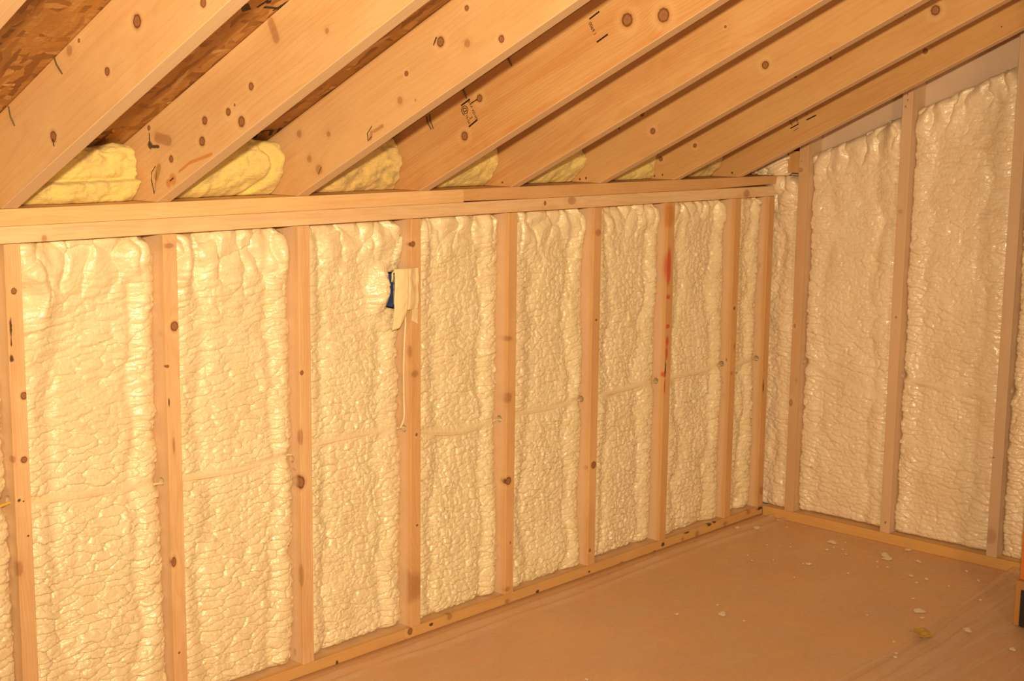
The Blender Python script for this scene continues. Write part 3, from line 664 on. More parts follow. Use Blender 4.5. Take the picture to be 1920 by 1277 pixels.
# stamp with emblem and two columns of characters, reading across the board
c0 = loc(-0.193, 1.5165); dn = -1.5708-0.0
ink('grade_stamp', rafters[3], [bar((-0.161, 1.535), (-0.193, 1.552), 0.0045), bar((-0.190, 1.479), (-0.221, 1.498), 0.0045)],
    [('S-P-F  KD-HT', c0[0]+0.013, c0[1]+0.0, dn+0.10, 0.0105, 1.0), ('2', c0[0]-0.002, c0[1]-0.014, dn, 0.014, 1.0), ('NLGA', c0[0]-0.014, c0[1]-0.014, dn, 0.0095, 1.0), ('@', c0[0]-0.013, c0[1]+0.014, dn, 0.026, 1.0)], Matrix.Identity(4))
c1 = loc(-0.615, 1.724)
ink('mill_mark', rafters[3], [bar((-0.601, 1.746), (-0.632, 1.763), 0.0042), bar((-0.626, 1.690), (-0.660, 1.708), 0.0042)],
    [('0069 1', c1[0]-0.004, c1[1], dn+0.08, 0.013, 1.0)], Matrix.Identity(4))
c2 = loc(-0.222, 1.508)
ink('grade_stamp', rafters[7], [bar((-0.213, 1.476), (-0.244, 1.491), 0.004), bar((-0.226, 1.468), (-0.246, 1.478), 0.0015)],
    [('S-P-F  KD-HT', c2[0]+0.012, c2[1]+0.006, dn, 0.011, 1.0), ('2', c2[0], c2[1]-0.004, dn, 0.014, 1.0), ('NLGA', c2[0]-0.012, c2[1]-0.004, dn, 0.011, 1.0), ('@', c2[0]-0.010, c2[1]+0.028, dn, 0.024, 1.0)], Matrix.Identity(4))
c3 = loc(-0.268, 1.536)
ink('mill_mark', rafters[7], [bar((-0.275, 1.505), (-0.312, 1.522), 0.0045)], [('006 1', c3[0]+0.002, c3[1], dn, 0.014, 1.0)], Matrix.Identity(4))
# bent nails driven through the deck beside the first rafters
def nail(parent, x, P, Q, r=0.0016):
    a = loc(*P); b = loc(*Q)
    o = link('nail', tube([(a[0], -0.0015, a[1]), ((a[0]+b[0])/2, -0.004, (a[1]+b[1])/2), (b[0], -0.0005, b[1])], r, 8), M_nail)
    o.parent = parent; o.matrix_parent_inverse = Matrix.Identity(4)
nail(rafters[0], 0, (-0.241, 1.621), (-0.271, 1.583)); nail(rafters[0], 0, (-0.052, 1.518), (-0.073, 1.478))
nail(rafters[3], 0, (-0.167, 1.594), (-0.182, 1.553)); nail(rafters[3], 0, (-0.028, 1.505), (-0.046, 1.470)); nail(rafters[3], 0, (-0.04, 1.51), (-0.055, 1.472))
nail(rafters[3], 0, (-0.33, 1.668), (-0.345, 1.636))
nail(rafters[4], 0, (-0.215, 1.577), (-0.225, 1.556)); nail(rafters[4], 0, (-0.41, 1.675), (-0.42, 1.650))
# lettering on the underside of the deck
def deckpt(x, y): return (( -y)*SN, x+1.4)          # along-slope distance, across
DK = [(0.594, 1.661), (0.607, 1.674), (0.609, 1.709), (0.608, 1.741), (0.605, 1.694), (0.637, 1.7), (0.602, 1.748), (0.644, 1.753), (0.597, 1.74), (0.639, 1.75), (0.628, 1.702), (0.632, 1.711), (0.003, 2.148)]
mwd = frame((0, 0, -0.0003), (1, 0, 0), (0, 0, 1), (0, 1, 0))
ink('panel_lettering', ceil, [(DK[k][0], DK[k][1], DK[k+1][0], DK[k+1][1], w_) for k, w_ in ((0, 0.030), (2, 0.007), (4, 0.005), (6, 0.004), (8, 0.004), (10, 0.012))],
    [('UP', DK[12][0], DK[12][1], 1.2, 0.060, 1.4)], mwd)

# ------------------------------------------------------------------ end wall framing
est_lab = ['first stud of the end wall, beside the foam-filled room corner', 'middle visible stud of the end wall with three nail holes at its top', 'stud at the right edge of the photo on the end wall']
for i, y in enumerate(EY):
    z0 = zr(-y)-0.038-0.006; z1 = zr(-y-TH)-0.038-0.006
    me = prism([(0, 0), (z0, 0), (z0, DE), (0, DE)], TH, 0.0018, holes=[(0.575, 0.033, 0.010)])
    for v in me.vertices:
        if v.co.x > z0-0.01: v.co.x += SL*v.co.y - 0.002
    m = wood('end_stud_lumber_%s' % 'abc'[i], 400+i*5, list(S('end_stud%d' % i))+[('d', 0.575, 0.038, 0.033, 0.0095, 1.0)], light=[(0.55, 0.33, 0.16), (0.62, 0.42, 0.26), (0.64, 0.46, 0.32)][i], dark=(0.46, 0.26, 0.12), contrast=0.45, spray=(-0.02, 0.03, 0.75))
    o = link('wall_stud', me, m, mw=frame((XE, -y, 0.0382), (0, 0, 1), (0, -1, 0), (1, 0, 0)))
    tag(o, est_lab[i], 'stud', 'studs of the end wall')
# ------------------------------------------------------------------ foam in the long wall
foam_lab = ['foam at the far left edge of the photo, left of the first stud',
 'wide glossy foam fill between the first two studs, with a curl at its top left',
 'foam fill with big smooth lobes at the top, between second and third studs',
 'foam fill whose upper right meets the electrical box',
 'foam fill just right of the electrical box stud',
 'foam fill fifth from the left, crossed by a low slanting cable ridge',
 'foam fill left of the red-marked stud',
 'foam fill right of the red-marked stud, crossed by a slanting cable ridge',
 'narrow foam fill beside the corner stud']
lefts = [-0.42] + SX[:-1]; rights = [x-TH for x in SX]
anis = [0.95, 0.95, 0.62, 0.30, 0.26, 0.18, 0.15, 0.12, 0.3]
tilt = [0.10, 0.06, 0.08, 0.05, 0.1, 0.1, 0.05, 0.0, 0.0]
ress = [0.0026, 0.0022, 0.0022, 0.0023, 0.0025, 0.0026, 0.0028, 0.003, 0.003]
ridges = [None, ([0.018, 0.18, 0.355], [0.635, 0.623, 0.616]), ([0.425, 0.594, 0.758], [0.614, 0.607, 0.620]), ([0.831, 0.991, 1.162], [0.631, 0.635, 0.630]), ([1.235, 1.4, 1.561], [0.604, 0.578, 0.593]),
          ([1.646, 1.796, 1.949], [0.598, 0.593, 0.599]), ([2.05, 2.207, 2.35], [0.601, 0.604, 0.607]), ([2.448, 2.609, 2.745], [0.609, 0.608, 0.617]), ([2.864, 2.917, 2.982], [0.610, 0.612, 0.613])]
for i in range(9):
    dents = [(rights[i], HZ[i], 0.020, 0.022)]; bumps = []
    if i == 1:
        dents += [(0.040, 1.095, 0.022, 0.030), (0.02, 1.115, 0.02, 0.02)]; bumps += [(0.062, 1.075, 0.03, 0.045, 0.024), (0.045, 1.155, 0.035, 0.035, 0.022), (0.30, 1.165, 0.03, 0.05, 0.02)]
    if i == 2: bumps += [(0.435, 1.14, 0.026, 0.055, 0.026), (0.72, 1.14, 0.035, 0.05, 0.018)]; dents += [(0.478, 1.13, 0.015, 0.06, 0.014)[:2]+(0.02, 0.012), (0.765, 1.215, 0.02, 0.03), (0.765, 0.36, 0.018, 0.02)]
    if i == 3: bumps += [(1.074, 1.03, 0.028, 0.064, 0.050), (1.06, 1.16, 0.05, 0.04, 0.016), (1.09, 0.935, 0.02, 0.02, 0.012)]; dents += [(1.158, z_, 0.014, 0.024) for z_ in (0.67, 0.69, 0.71, 0.74, 0.76, 0.80, 0.82, 0.85, 0.87, 0.90)][::2]
    if i == 4: bumps += [(1.50, 1.15, 0.035, 0.05, 0.016), (1.245, 1.15, 0.02, 0.06, 0.010)]
    if i == 7: dents += [(2.42, 1.13, 0.018, 0.02)]
    me = foam_panel(lefts[i]+0.0006, rights[i]-0.0006, 0.0385, HP-0.0762, 1000+i*97, anis[i], tilt[i], ress[i], lambda u, z, d: (u, d, z), DW, M_foamL,
                    dents=dents, bumps=bumps, ridge=ridges[i], amp=1.0, fs=[1, 1, 1, 0.95, 0.92, 0.9, 0.88, 0.88, 0.88][i], topsm=[0.20, 0.20, 0.22, 0.17, 0.15, 0.15, 0.13, 0.12, 0.12][i],
                    right_deep=0.024)
    o = link('spray_foam', me, M_foamL)
    tag(o, foam_lab[i], 'insulation', 'foam fills of the long wall')
# ------------------------------------------------------------------ foam in the end wall
efoam_lab = ['narrow foam strip in the room corner beside the end of the top plates', 'tall foam fill between the first two end-wall studs', 'tall foam fill between the second and third end-wall studs', 'foam fill at the right edge of the photo beyond the third end-wall stud']
us = [(-0.135, EY[0]-0.0006), (EY[0]+TH+0.0006, EY[1]-0.0006), (EY[1]+TH+0.0006, EY[2]-0.0006), (EY[2]+TH+0.0006, 1.36)]
tops = [lambda u: np.full(np.shape(u), 1.30)+0.0*u, lambda u: 1.388+(u-0.16)*0.42, lambda u: 1.560+(u-0.577)*0.43, lambda u: 1.75+(u-0.94)*0.46]
for i, (a, b) in enumerate(us):
    bumps = [[], [(0.462, 1.515, 0.030, 0.055, 0.034), (0.47, 1.42, 0.03, 0.06, 0.012)], [(0.86, 1.70, 0.035, 0.05, 0.032), (0.80, 1.685, 0.03, 0.04, 0.02)], []][i]
    dents = [[], [(EY[0]+TH, 0.613, 0.016, 0.02)], [(EY[1]+TH, 0.613, 0.016, 0.02)], [(EY[2]+TH, 0.613, 0.016, 0.02)]][i]
    rg = [None, ([0.14, 0.49], [0.613, 0.52]), ([0.54, 0.89], [0.60, 0.585]), None][i]
    me = foam_panel(a, b, 0.0385, tops[i], 3000+i*131, [0.3, 0.55, 0.6, 0.6][i], -0.10, 0.0034, lambda u, z, d: (XE+d, -u, z), DE, M_foamE,
                    dents=dents, bumps=bumps, ridge=rg, amp=[0.9, 0.72, 0.75, 0.9][i], bead=0.6, fs=0.8, topsm=0.13, right_deep=[0.010, 0.012, 0.012, 0.012][i], left_deep=0.02)
    o = link('spray_foam', me, M_foamE)
    tag(o, efoam_lab[i], 'insulation', 'foam fills of the end wall')
# foam lump over the end of the top plates
def blob(name, cx, cy, cz, rx, ry, rz, seed, mat, n=90, amp=0.010, sc=0.035, zmin=None, flat=None):
    th = np.linspace(0, 2*np.pi, 2*n+1)[:-1]; ph = np.linspace(0.02, np.pi-0.02, n)
    TT, PP = np.meshgrid(th, ph)
    x = np.sin(PP)*np.cos(TT); y = np.sin(PP)*np.sin(TT); z = np.cos(PP)
    ax = x*rx+y*ry*0.7; az = z*rz+y*ry*0.5
    F1, F2, r_, _, _ = cells(ax/sc+50, az/(sc*0.7)+50, seed)
    s = 1 + (amp*(1-np.exp(-(F2-F1)*4)) + amp*(r_-0.5) + amp*1.5*fbm(ax/0.05, az/0.05, seed+4))/max(rx, 0.03)
    X_, Y_, Z_ = cx+x*rx*s, cy+y*ry*s, cz+z*rz*s
    if zmin is not None: Z_ = np.maximum(Z_, zmin)
    V = np.stack([X_.ravel(), Y_.ravel(), Z_.ravel()], 1); r, c = X_.shape; idx = np.arange(r*c).reshape(r, c)
    nx = np.roll(idx, -1, 1)
    Fc = np.stack([idx[:-1], idx[1:], nx[1:], nx[:-1]], -1).reshape(-1, 4)
    return np_mesh(name, V, Fc)
me = blob('lump', XE+0.028, 0.062, 1.352, 0.045, 0.098, 0.070, 77, M_foamE, amp=0.012, sc=0.03, zmin=HP+0.001)
tag(link('spray_foam', me, M_foamE), 'rounded foam lump over the end of the top plates below the last rafter', 'insulation', 'foam fills of the end wall')
me = prism([(0, 0), (0.080, 0), (0.080, 0.06), (0, 0.06)], 0.048, 0.002)
tag(link('wood_block', me, wood('block_lumber', 77, [], light=(0.56, 0.32, 0.13)), mw=frame((XE+0.004, -0.0485, 1.312), (0, 0, 1), (0, -1, 0), (1, 0, 0))), 'short wood block left of the first end-wall stud near its top', 'block')

# ------------------------------------------------------------------ fibreglass batts between the rafter feet
def batt_mat(name, col, dirt):
    N = NT(name); tc = N.n('ShaderNodeTexCoord').outputs['Object']
    a = N.noise(tc, 14, 4, 0.6)[0]; b = N.noise(N.vec('MULTIPLY', tc, (1, 1, 3)), 70, 4, 0.7)[0]
    c = N.mix(N.ramp(a, [(0.35, 0), (0.7, 1)]), col, (min(1, col[0]*0.98), col[1]*0.90, col[2]*0.95))
    c = N.mix(N.ramp(b, [(0.5, 0), (0.8, 0.35)]), c, (0.55, 0.38, 0.10))
    g = N.noise(tc, 22, 4, 0.65)[0]
    c = N.mix(N.ramp(g, [(0.56-dirt*0.1, 0), (0.70-dirt*0.1, 0.25+dirt*0.5)]), c, (0.17, 0.13, 0.07))
    N.l(c, N.b.inputs['Base Color']); N.b.inputs['Roughness'].default_value = 0.8
    N.b.inputs['Sheen Weight'].default_value = 0.3; N.b.inputs['Specular IOR Level'].default_value = 0.2
    N.bump(N.math('ADD', b, N.noise(tc, 320, 3, 0.7)[0]), 0.7, 0.006); return N.m
BM = [batt_mat('yellow_fibreglass', (0.88, 0.73, 0.25), 0.0), batt_mat('soiled_yellow_fibreglass', (0.80, 0.62, 0.22), 0.45)]
batt_lab = ['yellow fiberglass batt behind the leftmost rafter',
 'yellow fiberglass batt in two stacked layers, left of the pitch-scarred rafter foot',
 'rolled yellow fiberglass batt with a rounded fold, right of the pitch-scarred rafter',
 'soiled fiberglass batt specked with dark dirt left of the stamped rafter',
 'yellow fiberglass batt right of the stamped rafter foot',
 'yellow fiberglass batt above the electrical-box end of the right top plate, fifth gap',
 'small fiberglass batt wedge with creases in the sixth rafter gap',
 'dull fiberglass batt wedge in the last rafter gap']
xs = [-0.432] + RX
batt_lab = batt_lab[:1] + batt_lab[1:]
for i in range(8):
    a = xs[i]+TH+0.002; b = xs[i+1]-0.002
    nu, nv = 90, 60; uu = np.linspace(0, 1, nu+1); vv = np.linspace(0, 1, nv+1); U, V_ = np.meshgrid(uu, vv)
    sd = 500+i*31
    xw = a+(b-a)*U
    z0 = HP+0.001
    yb = 0.100 - 0.016*np.sin(np.pi*np.clip(V_*1.05, 0, 1))                      # y of the front skin
    yb = yb - [0.0, 0.028, 0.045, 0.02, 0.045, 0.04, 0.025, 0.03][i]*np.sin(np.pi*np.clip(V_, 0, 1))**0.6
    if i == 1: yb = yb - 0.022*sst(0.36, 0.26, V_+0.05*fbm(xw/0.1, V_*0, sd)) + 0.012*np.exp(-((V_-0.36)/0.04)**2)
    if i == 2:
        fold = U-0.72-0.16*np.sin(np.pi*V_); yb = yb + 0.022*np.exp(-(fold/0.035)**2) - 0.018*np.exp(-((U-0.88)/0.09)**2)*np.sin(np.pi*V_)
    yb = yb + 0.022*fbm(xw/0.09, V_*0.18/0.07, sd) + 0.007*fbm(xw/0.022, V_*0.18/0.02, sd+5)
    F1, F2, r_, _, _ = cells(xw/0.05, V_*0.18/0.045, sd+9)
    yb = yb - 0.004*(1-np.exp(-(F2-F1)*1.2)) - (0.010 if i in (1, 3) else 0.004)*fbm(xw/0.035, V_*0.18/0.03, sd+15)
    yb = yb + 0.035*(1-np.clip(np.minimum(U, 1-U)/0.05, 0, 1))**2
    yb = np.clip(yb, 0.012, 0.138)
    zt_ = HP + RD*SN - SL*yb - 0.003
    hfrac = [1, 0.93, 0.97, 1, 1, 0.98, 0.98, 0.98][i]
    zt_ = z0 + (zt_-z0)*hfrac - 0.02*(1-hfrac)*10*np.abs(fbm(xw/0.12, xw*0, sd+3))
    zw = z0 + (zt_-z0)*V_
    # back edge ring
    X_ = np.pad(xw, 1, mode='edge'); Z_ = np.pad(zw, 1, mode='edge'); Y_ = np.pad(yb, 1, constant_values=0.139)
    Z_[0] = z0; Z_ = np.minimum(Z_, HP+RD*SN-SL*Y_-0.003)
    Vv = np.stack([X_.ravel(), Y_.ravel(), Z_.ravel()], 1); r, c = X_.shape; idx = np.arange(r*c).reshape(r, c)
    Fc = np.stack([idx[:-1, :-1], idx[:-1, 1:], idx[1:, 1:], idx[1:, :-1]], -1).reshape(-1, 4)
    Fc = np.concatenate([Fc, np.array([[idx[0, 0], idx[-1, 0], idx[-1, -1], idx[0, -1]]])])
    o = link('fiberglass_batt', np_mesh('batt', Vv, Fc), BM[1] if i in (3, 7) else BM[0])
    tag(o, batt_lab[i], 'insulation', 'fiberglass batts between the rafter feet')

# ------------------------------------------------------------------ wiring
M_cab = foam_mat('cable_under_overspray', (0.86, 0.74, 0.50), (0.76, 0.58, 0.33), 0.4)
M_yel = plain('yellow_cable_jacket', (0.75, 0.50, 0.05), 0.4)
M_blue = plain('blue_box_plastic', (0.02, 0.055, 0.20), 0.4)
M_cov = plain('oversprayed_cover', (0.86, 0.70, 0.43), 0.55, var=0.08, scale=14, bump=0.3)
P = []
for i in range(1, 9):
    r = ridges[i]
    for u, z in zip(*r): P.append((u, 0.0315 if r[0].index(u) != len(r[0])-1 else 0.040, z-0.004))
    P.append((SX[i]-TH/2, HD[i]+0.003, HZ[i]-0.0074))
P = [(SX[0]-TH/2, HD[0], HZ[0])] + P
SP = smoothpath(P, 5)
tag(link('electrical_cable', tube(SP, [0.0030 if min(abs(p.x-(x_-TH/2)) for x_ in SX) < 0.034 else 0.0052 for p in SP], 10), M_cab, smooth=True), 'foam-coated cable threaded through the bored studs of the long wall', 'cable')
tag(link('electrical_cable', tube(smoothpath([(-0.36, 0.030, 0.628), (-0.2, 0.018, 0.632), (-0.09, 0.016, 0.640), (-0.038, 0.026, 0.644), (-0.012, 0.033, 0.6445)], 6), 0.0032, 8), M_yel, smooth=True), 'thin yellow cable entering the leftmost stud', 'cable')
tag(link('electrical_cable', tube(smoothpath([(1.150, 0.028, 0.628), (1.156, 0.018, 0.66), (1.1605, 0.024, 0.72), (1.1618, 0.026, 0.80), (1.1615, 0.022, 0.88), (1.158, 0.014, 0.94), (1.150, 0.012, 0.985)], 6), 0.0034, 8), M_cab, smooth=True), 'cable hanging down the stud below the electrical box', 'cable')
bxe = empty('electrical_box', (1.128, 0.0, 0.975)); tag(bxe, 'blue electrical box under a cream bent cover on its stud', 'electrical box')
def child(o, parent): o.parent = parent; o.matrix_parent_inverse = parent.matrix_world.inverted(); return o
bpy.context.view_layer.update()
# open-fronted blue body, ribbed side
bm = bmesh.new()
def bbox(bm, x0, x1, y0, y1, z0, z1):
    v = [bm.verts.new((x, y, z)) for x in (x0, x1) for y in (y0, y1) for z in (z0, z1)]
    for f in ((0, 1, 3, 2), (4, 6, 7, 5), (0, 4, 5, 1), (2, 3, 7, 6), (0, 2, 6, 4), (1, 5, 7, 3)): bm.faces.new([v[k] for k in f])
bx0, bx1, by0, by1, bz0, bz1 = 1.0905, 1.1655, -0.006, 0.062, 0.982, 1.080
bbox(bm, bx0, bx0+0.003, by0, by1, bz0, bz1); bbox(bm, bx1-0.003, bx1, by0, by1, bz0, bz1); bbox(bm, bx0, bx1, by0, by1, bz0, bz0+0.003)
bbox(bm, bx0, bx1, by0, by1, bz1-0.003, bz1); bbox(bm, bx0, bx1, by1-0.003, by1, bz0, bz1)
for k in (1.012, 1.045): bbox(bm, bx0-0.0025, bx0, by0+0.004, by1, k, k+0.006)
bmesh.ops.recalc_face_normals(bm, faces=bm.faces)
me = bpy.data.meshes.new('box'); bm.to_mesh(me); bm.free()
child(link('box_body', me, M_blue), bxe)['label'] = 'blue plastic box body'
# bent cover skin with a dropped lower left corner
nu, nv = 30, 40; uu = np.linspace(0, 1, nu+1); vv = np.linspace(0, 1, nv+1); U, V_ = np.meshgrid(uu, vv)
x = 1.0925 + 0.096*U
ztop = 1.0905 - 0.003*U; zbot = np.where(U < 0.22, 0.918+0.03*U, 0.925+0.165*(U-0.22)); zbot = np.minimum(zbot, 0.972)
z = zbot + (ztop-zbot)*V_
y = -0.014 - 0.010*np.sin(np.pi*np.clip(U*1.15, 0, 1)) + 0.006*U + 0.004*fbm(U*3, V_*4, 5) - 0.002*np.exp(-((U-0.42)/0.03)**2) + 0.004*np.exp(-((U-0.50)/0.04)**2) + 0.012*(1-V_)**4*(1-U)
y = np.minimum(y, -0.0022)
V = np.concatenate([np.stack([x.ravel(), y.ravel(), z.ravel()], 1), np.stack([x.ravel(), y.ravel()+0.0018, z.ravel()], 1)])
r, c = x.shape; idx = np.arange(r*c).reshape(r, c); q = np.stack([idx[:-1, :-1], idx[:-1, 1:], idx[1:, 1:], idx[1:, :-1]], -1).reshape(-1, 4)
n0 = r*c; ring = np.concatenate([idx[0, :], idx[1:, -1], idx[-1, -2::-1], idx[-2:0:-1, 0]]); rn = np.roll(ring, -1)
Fc = np.concatenate([q, q[:, ::-1]+n0, np.stack([rn, ring, ring+n0, rn+n0], 1)])
cov = child(link('box_cover', np_mesh('cover', V, Fc), M_cov), bxe); cov['label'] = 'cream plastic cover bent over the stud'
x = 1.163+0.026*U; z = 0.928+0.012*(1-U)+(0.05)*V_; y = -0.004-0.005*np.sin(np.pi*V_)*(1-U) + 0.001*fbm(U*3, V_*3, 8); y = np.minimum(y, -0.0025)
V = np.concatenate([np.stack([x.ravel(), y.ravel(), z.ravel()], 1), np.stack([x.ravel(), y.ravel()+0.0012, z.ravel()], 1)])
fl = child(link('cover_flap', np_mesh('flap', V, Fc), M_cov), bxe)
# mounting bracket ears seen behind the cover
child(link('mounting_ear', tube([(1.0885, -0.006, 1.055), (1.0868, -0.010, 1.066), (1.0885, -0.008, 1.078), (1.098, -0.012, 1.090)], 0.0024, 8), M_cov, smooth=True), bxe)

# ------------------------------------------------------------------ plastic sheeting
def sheet_mat(name, streak, seed):
    N = NT(name); tc = N.n('ShaderNodeTexCoord').outputs['Object']
    mp = N.n('ShaderNodeMapping'); N.l(tc, mp.inputs[0]); mp.inputs['Rotation'].default_value = (0, 0, -0.06); mp.inputs['Scale'].default_value = (1.2, 26, 1)
    st = N.noise(mp.outputs[0], 1.0, 4, 0.6, 0.3)[0]
    bl = N.noise(tc, 5, 4, 0.6)[0]; fine = N.noise(tc, 70, 3, 0.6)[0]
    milk = N.ramp(N.math('ADD', N.math('MULTIPLY', st, streak), N.math('MULTIPLY', bl, 1-streak)), [(0.36, 0.12), (0.68, 0.12+0.34+0.2*streak)])
    tr = N.n('ShaderNodeBsdfTransparent'); mx = N.n('ShaderNodeMixShader')
    N.b.inputs['Base Color'].default_value = (0.82, 0.64, 0.46, 1); N.b.inputs['Roughness'].default_value = 0.30
    N.b.inputs['Specular IOR Level'].default_value = 0.5
    N.l(milk, mx.inputs[0]); N.l(tr.outputs[0], mx.inputs[1]); N.l(N.b.outputs[0], mx.inputs[2]); N.l(mx.outputs[0], N.out.inputs['Surface'])
    N.bump(N.math('ADD', N.math('MULTIPLY', st, 1.2*streak+0.2), N.math('MULTIPLY', fine, 0.3)), 0.35, 0.008)
    return N.m
def sheet(name, xf, yf, zf, nu, nv, mat):
    U, V_ = np.meshgrid(np.linspace(0, 1, nu+1), np.linspace(0, 1, nv+1))
    x = xf(U, V_); y = yf(U, V_); z = zf(x, y, U, V_)
    V = np.stack([x.ravel(), y.ravel(), z.ravel()], 1); r, c = x.shape; idx = np.arange(r*c).reshape(r, c)
    Fc = np.stack([idx[1:, :-1], idx[1:, 1:], idx[:-1, 1:], idx[:-1, :-1]], -1).reshape(-1, 4)
    return link(name, np_mesh(name, V, Fc), mat)
def zA(x, y, U, V_):
    d = -y; e = XE-x
    z = 0.0022 + 0.0012*fbm(x/0.25, y/0.18, 3) + 0.0010*np.maximum(0, fbm((x+y)/0.5, (y-0.3*x)/0.05, 9))
    z = z + 0.013*np.exp(-((d-0.050-0.014*fbm(x/0.22, x*0, 21))/0.012)**2)*(0.7+0.6*vnoise(x/0.4, x*0, 5)) + 0.0085*np.exp(-((d-0.095-0.03*fbm(x/0.5, x*0, 23))/0.010)**2)
    z = z + 0.0050*np.exp(-((e-0.022-0.01*fbm(y/0.2, y*0, 22))/0.010)**2)
    return np.maximum(z, 0.0012)
yA0 = lambda x: -0.006 - 0.018*np.abs(fbm(x/0.35, x*0, 31)) - 0.004
sA = sheet('plastic_sheet', lambda U, V_: -1.8+(XE-0.004+1.8)*U, lambda U, V_: yA0(-1.8+(XE+1.8)*U)*(1-V_) - 3.9*V_**1.6*1.0, zA, 420, 300, sheet_mat('milky_sheeting', 0.25, 1))
tag(sA, 'milky plastic sheet spread over the floor along the long wall', 'plastic sheet')
seam = lambda x: -1.062 + 0.058*np.clip((x-2.25)/0.7, 0, 1) + 0.010*fbm(x/0.5, x*0, 41)
def zB(x, y, U, V_):
    d = seam(x)-y; e = XE-x; c = np.clip((x-0.8)/2.2, 0, 1)
    fan = (y-seam(x))/(0.10+0.62*(3.05-x)/1.8)
    z = 0.0058 + 0.0060*np.maximum(0, fbm(fan*9, x/0.9, 51)) + 0.0016*fbm(x/0.3, y/0.2, 53)
    z = z + 0.009*np.exp(-((d-0.035)/0.012)**2)*(0.5+vnoise(x/0.3, x*0, 54)+0.3) + 0.006*np.exp(-((d-0.085-0.02*fbm(x/0.4, x*0, 55))/0.010)**2) + 0.005*np.exp(-((d-0.14-0.03*fbm(x/0.4, x*0, 56))/0.010)**2)
    near = np.exp(-(e/0.16)**2)*np.exp(-((d-0.0)/0.16)**2)
    z = z + near*(0.020 + 0.016*fbm(x/0.05, y/0.035, 57))
    z = np.maximum(z, 0.0040); return np.maximum(z, zA(x, y, U, V_)+0.0012)
sB = sheet('plastic_sheet', lambda U, V_: 0.3+(XE-0.006-0.3)*U, lambda U, V_: seam(0.3+(XE-0.3)*U)*(1-V_) - 3.7*V_**1.5, zB, 420, 300, sheet_mat('streaked_sheeting', 0.8, 2))
tag(sB, 'second plastic sheet with fan-shaped creases, lapped along a diagonal seam', 'plastic sheet')
# tape scrap on the seam
M_tape = plain('yellow_tape', (0.52, 0.34, 0.04), 0.5)
bm = bmesh.new(); bmesh.ops.create_grid(bm, x_segments=10, y_segments=8, size=0.5)
for v in bm.verts: v.co = Vector((v.co.x*0.042*(1+0.15*math.sin(v.co.y*9)), v.co.y*0.072, 0.0015*math.sin(v.co.x*9)+0.001*math.cos(v.co.y*14)))
r = bmesh.ops.extrude_face_region(bm, geom=list(bm.faces))
for g in r['geom']:
    if isinstance(g, bmesh.types.BMVert): g.co.z += 0.0012
bmesh.ops.recalc_face_normals(bm, faces=bm.faces)
me = bpy.data.meshes.new('tape'); bm.to_mesh(me); bm.free()
tag(link('tape_scrap', me, M_tape, mw=Matrix.Translation((2.225, -1.07, 0.020)) @ Matrix.Rotation(-0.8, 4, 'Z')), 'small yellow tape scrap on the seam of the plastic sheets', 'tape')

# ------------------------------------------------------------------ foam scraps on the floor
M_scrap = foam_mat('foam_scrap_skin', (0.97, 0.88, 0.74), (0.92, 0.78, 0.60), 0.5)
def scrap_mesh(seed, ex=1.0):
    rnd = random.Random(seed); bm = bmesh.new(); bmesh.ops.create_icosphere(bm, subdivisions=3, radius=1.0)
    a = [rnd.uniform(0, 6.28) for _ in range(6)]
    for v in bm.verts:
        t = math.atan2(v.co.y, v.co.x)
        k = 1+0.16*math.sin(2*t+a[0])+0.12*math.sin(3*t+a[1])+0.07*math.sin(5*t+a[2])
        v.co.x *= k; v.co.y *= k; v.co.z = v.co.z*(0.8+0.2*math.sin(3*v.co.x+a[3])) + 0.08*math.sin(4*v.co.y+a[4])
    me = bpy.data.meshes.new('scrap'); bm.to_mesh(me); bm.free()
    me.materials.append(M_scrap); me.polygons.foreach_set('use_smooth', [True]*len(me.polygons)); return me
sm = [scrap_mesh(k) for k in range(7)]
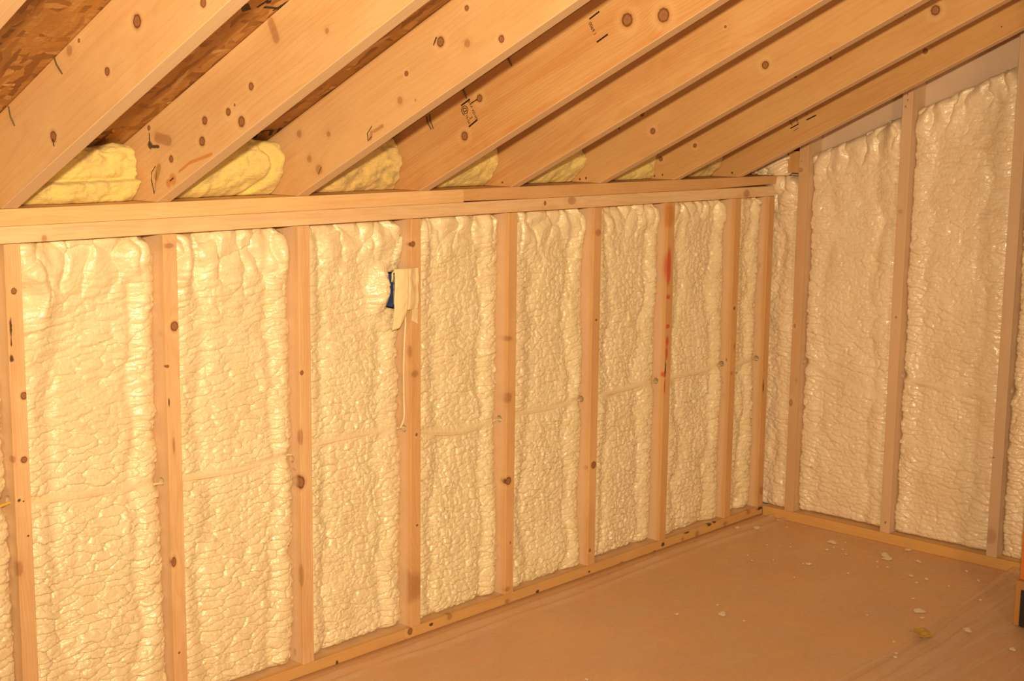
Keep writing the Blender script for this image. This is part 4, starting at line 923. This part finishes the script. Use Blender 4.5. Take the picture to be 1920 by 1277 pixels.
big = {0: 'lone pale foam scrap lying mid-floor, left of the others', 12: 'thin foam smear on the floor toward the room corner', 21: 'crumpled foam scrap near the end sole plate, upper of a touching pair', 22: 'flat foam scrap near the end sole plate, lower of a touching pair',
       31: 'oval pale foam scrap just above the seam of the plastic sheets', 34: 'oval foam scrap right of the yellow tape, on the creased sheet', 35: 'foam scrap nearest the right edge of the photo', 4: 'small round foam scrap alone in the middle of the far floor',
       9: 'foam smear by the foot of the corner stud', 25: 'pale foam scrap beside the end sole plate', 37: 'small foam scrap below the yellow tape'}
for i, (x, y, a, b) in enumerate(SCRAPS):
    o = bpy.data.objects.new('foam_scrap', sm[i % 7]); C.objects.link(o)
    h = 0.0022 if i in big else 0.0016
    onB = y < -1.062+0.058*min(1, max(0, (x-2.25)/0.7))
    zz = float((zB if onB else zA)(np.array([x]), np.array([y]), 0, 0)[0])
    o.matrix_world = Matrix.Translation((x, y, zz+h*0.55)) @ Matrix.Rotation(YAW-math.pi/2, 4, 'Z') @ Matrix.Diagonal((a, min(b, a*2.1)*0.9, h, 1))
    tag(o, big.get(i, 'tiny pale foam crumb scattered on the sheeted floor'), 'foam scrap', 'foam scraps on the floor')

# ------------------------------------------------------------------ post at the right edge
pe = empty('support_post', (2.56, -1.31, 0.012)); tag(pe, 'orange wooden post on a dark block at the right edge', 'post'); bpy.context.view_layer.update()
M_post = wood('orange_post_lumber', 900, [], light=(0.62, 0.20, 0.03), dark=(0.45, 0.12, 0.015), thick_axis='x', contrast=0.6)
M_blk = wood('post_block_lumber', 901, [], light=(0.46, 0.24, 0.08), dark=(0.28, 0.12, 0.03), contrast=0.9)
def cbox(name, x0, x1, y0, y1, z0, z1, mat, bev=0.002):
    me = prism([(0, 0), (z1-z0, 0), (z1-z0, x1-x0), (0, x1-x0)], y1-y0, bev)
    o = link(name, me, mat, mw=frame((x0, y0, z0), (0, 0, 1), (0, 1, 0), (1, 0, 0)))
    # handedness: flip normals when mirrored
    return child(o, pe)
cbox('post_shaft', 2.516, 2.604, -1.315, -1.2265, 0.152, HP+SL*1.24, M_post)
cbox('base_block', 2.500, 2.62, -1.36, -1.2215, 0.0125, 0.1515, M_blk)
cbox('black_wrap', 2.4975, 2.4999, -1.358, -1.240, 0.0135, 0.126, plain('black_rubber', (0.02, 0.016, 0.014), 0.5, var=0.5, scale=60, bump=0.5), 0.0006)['label'] = 'black panel on the block'
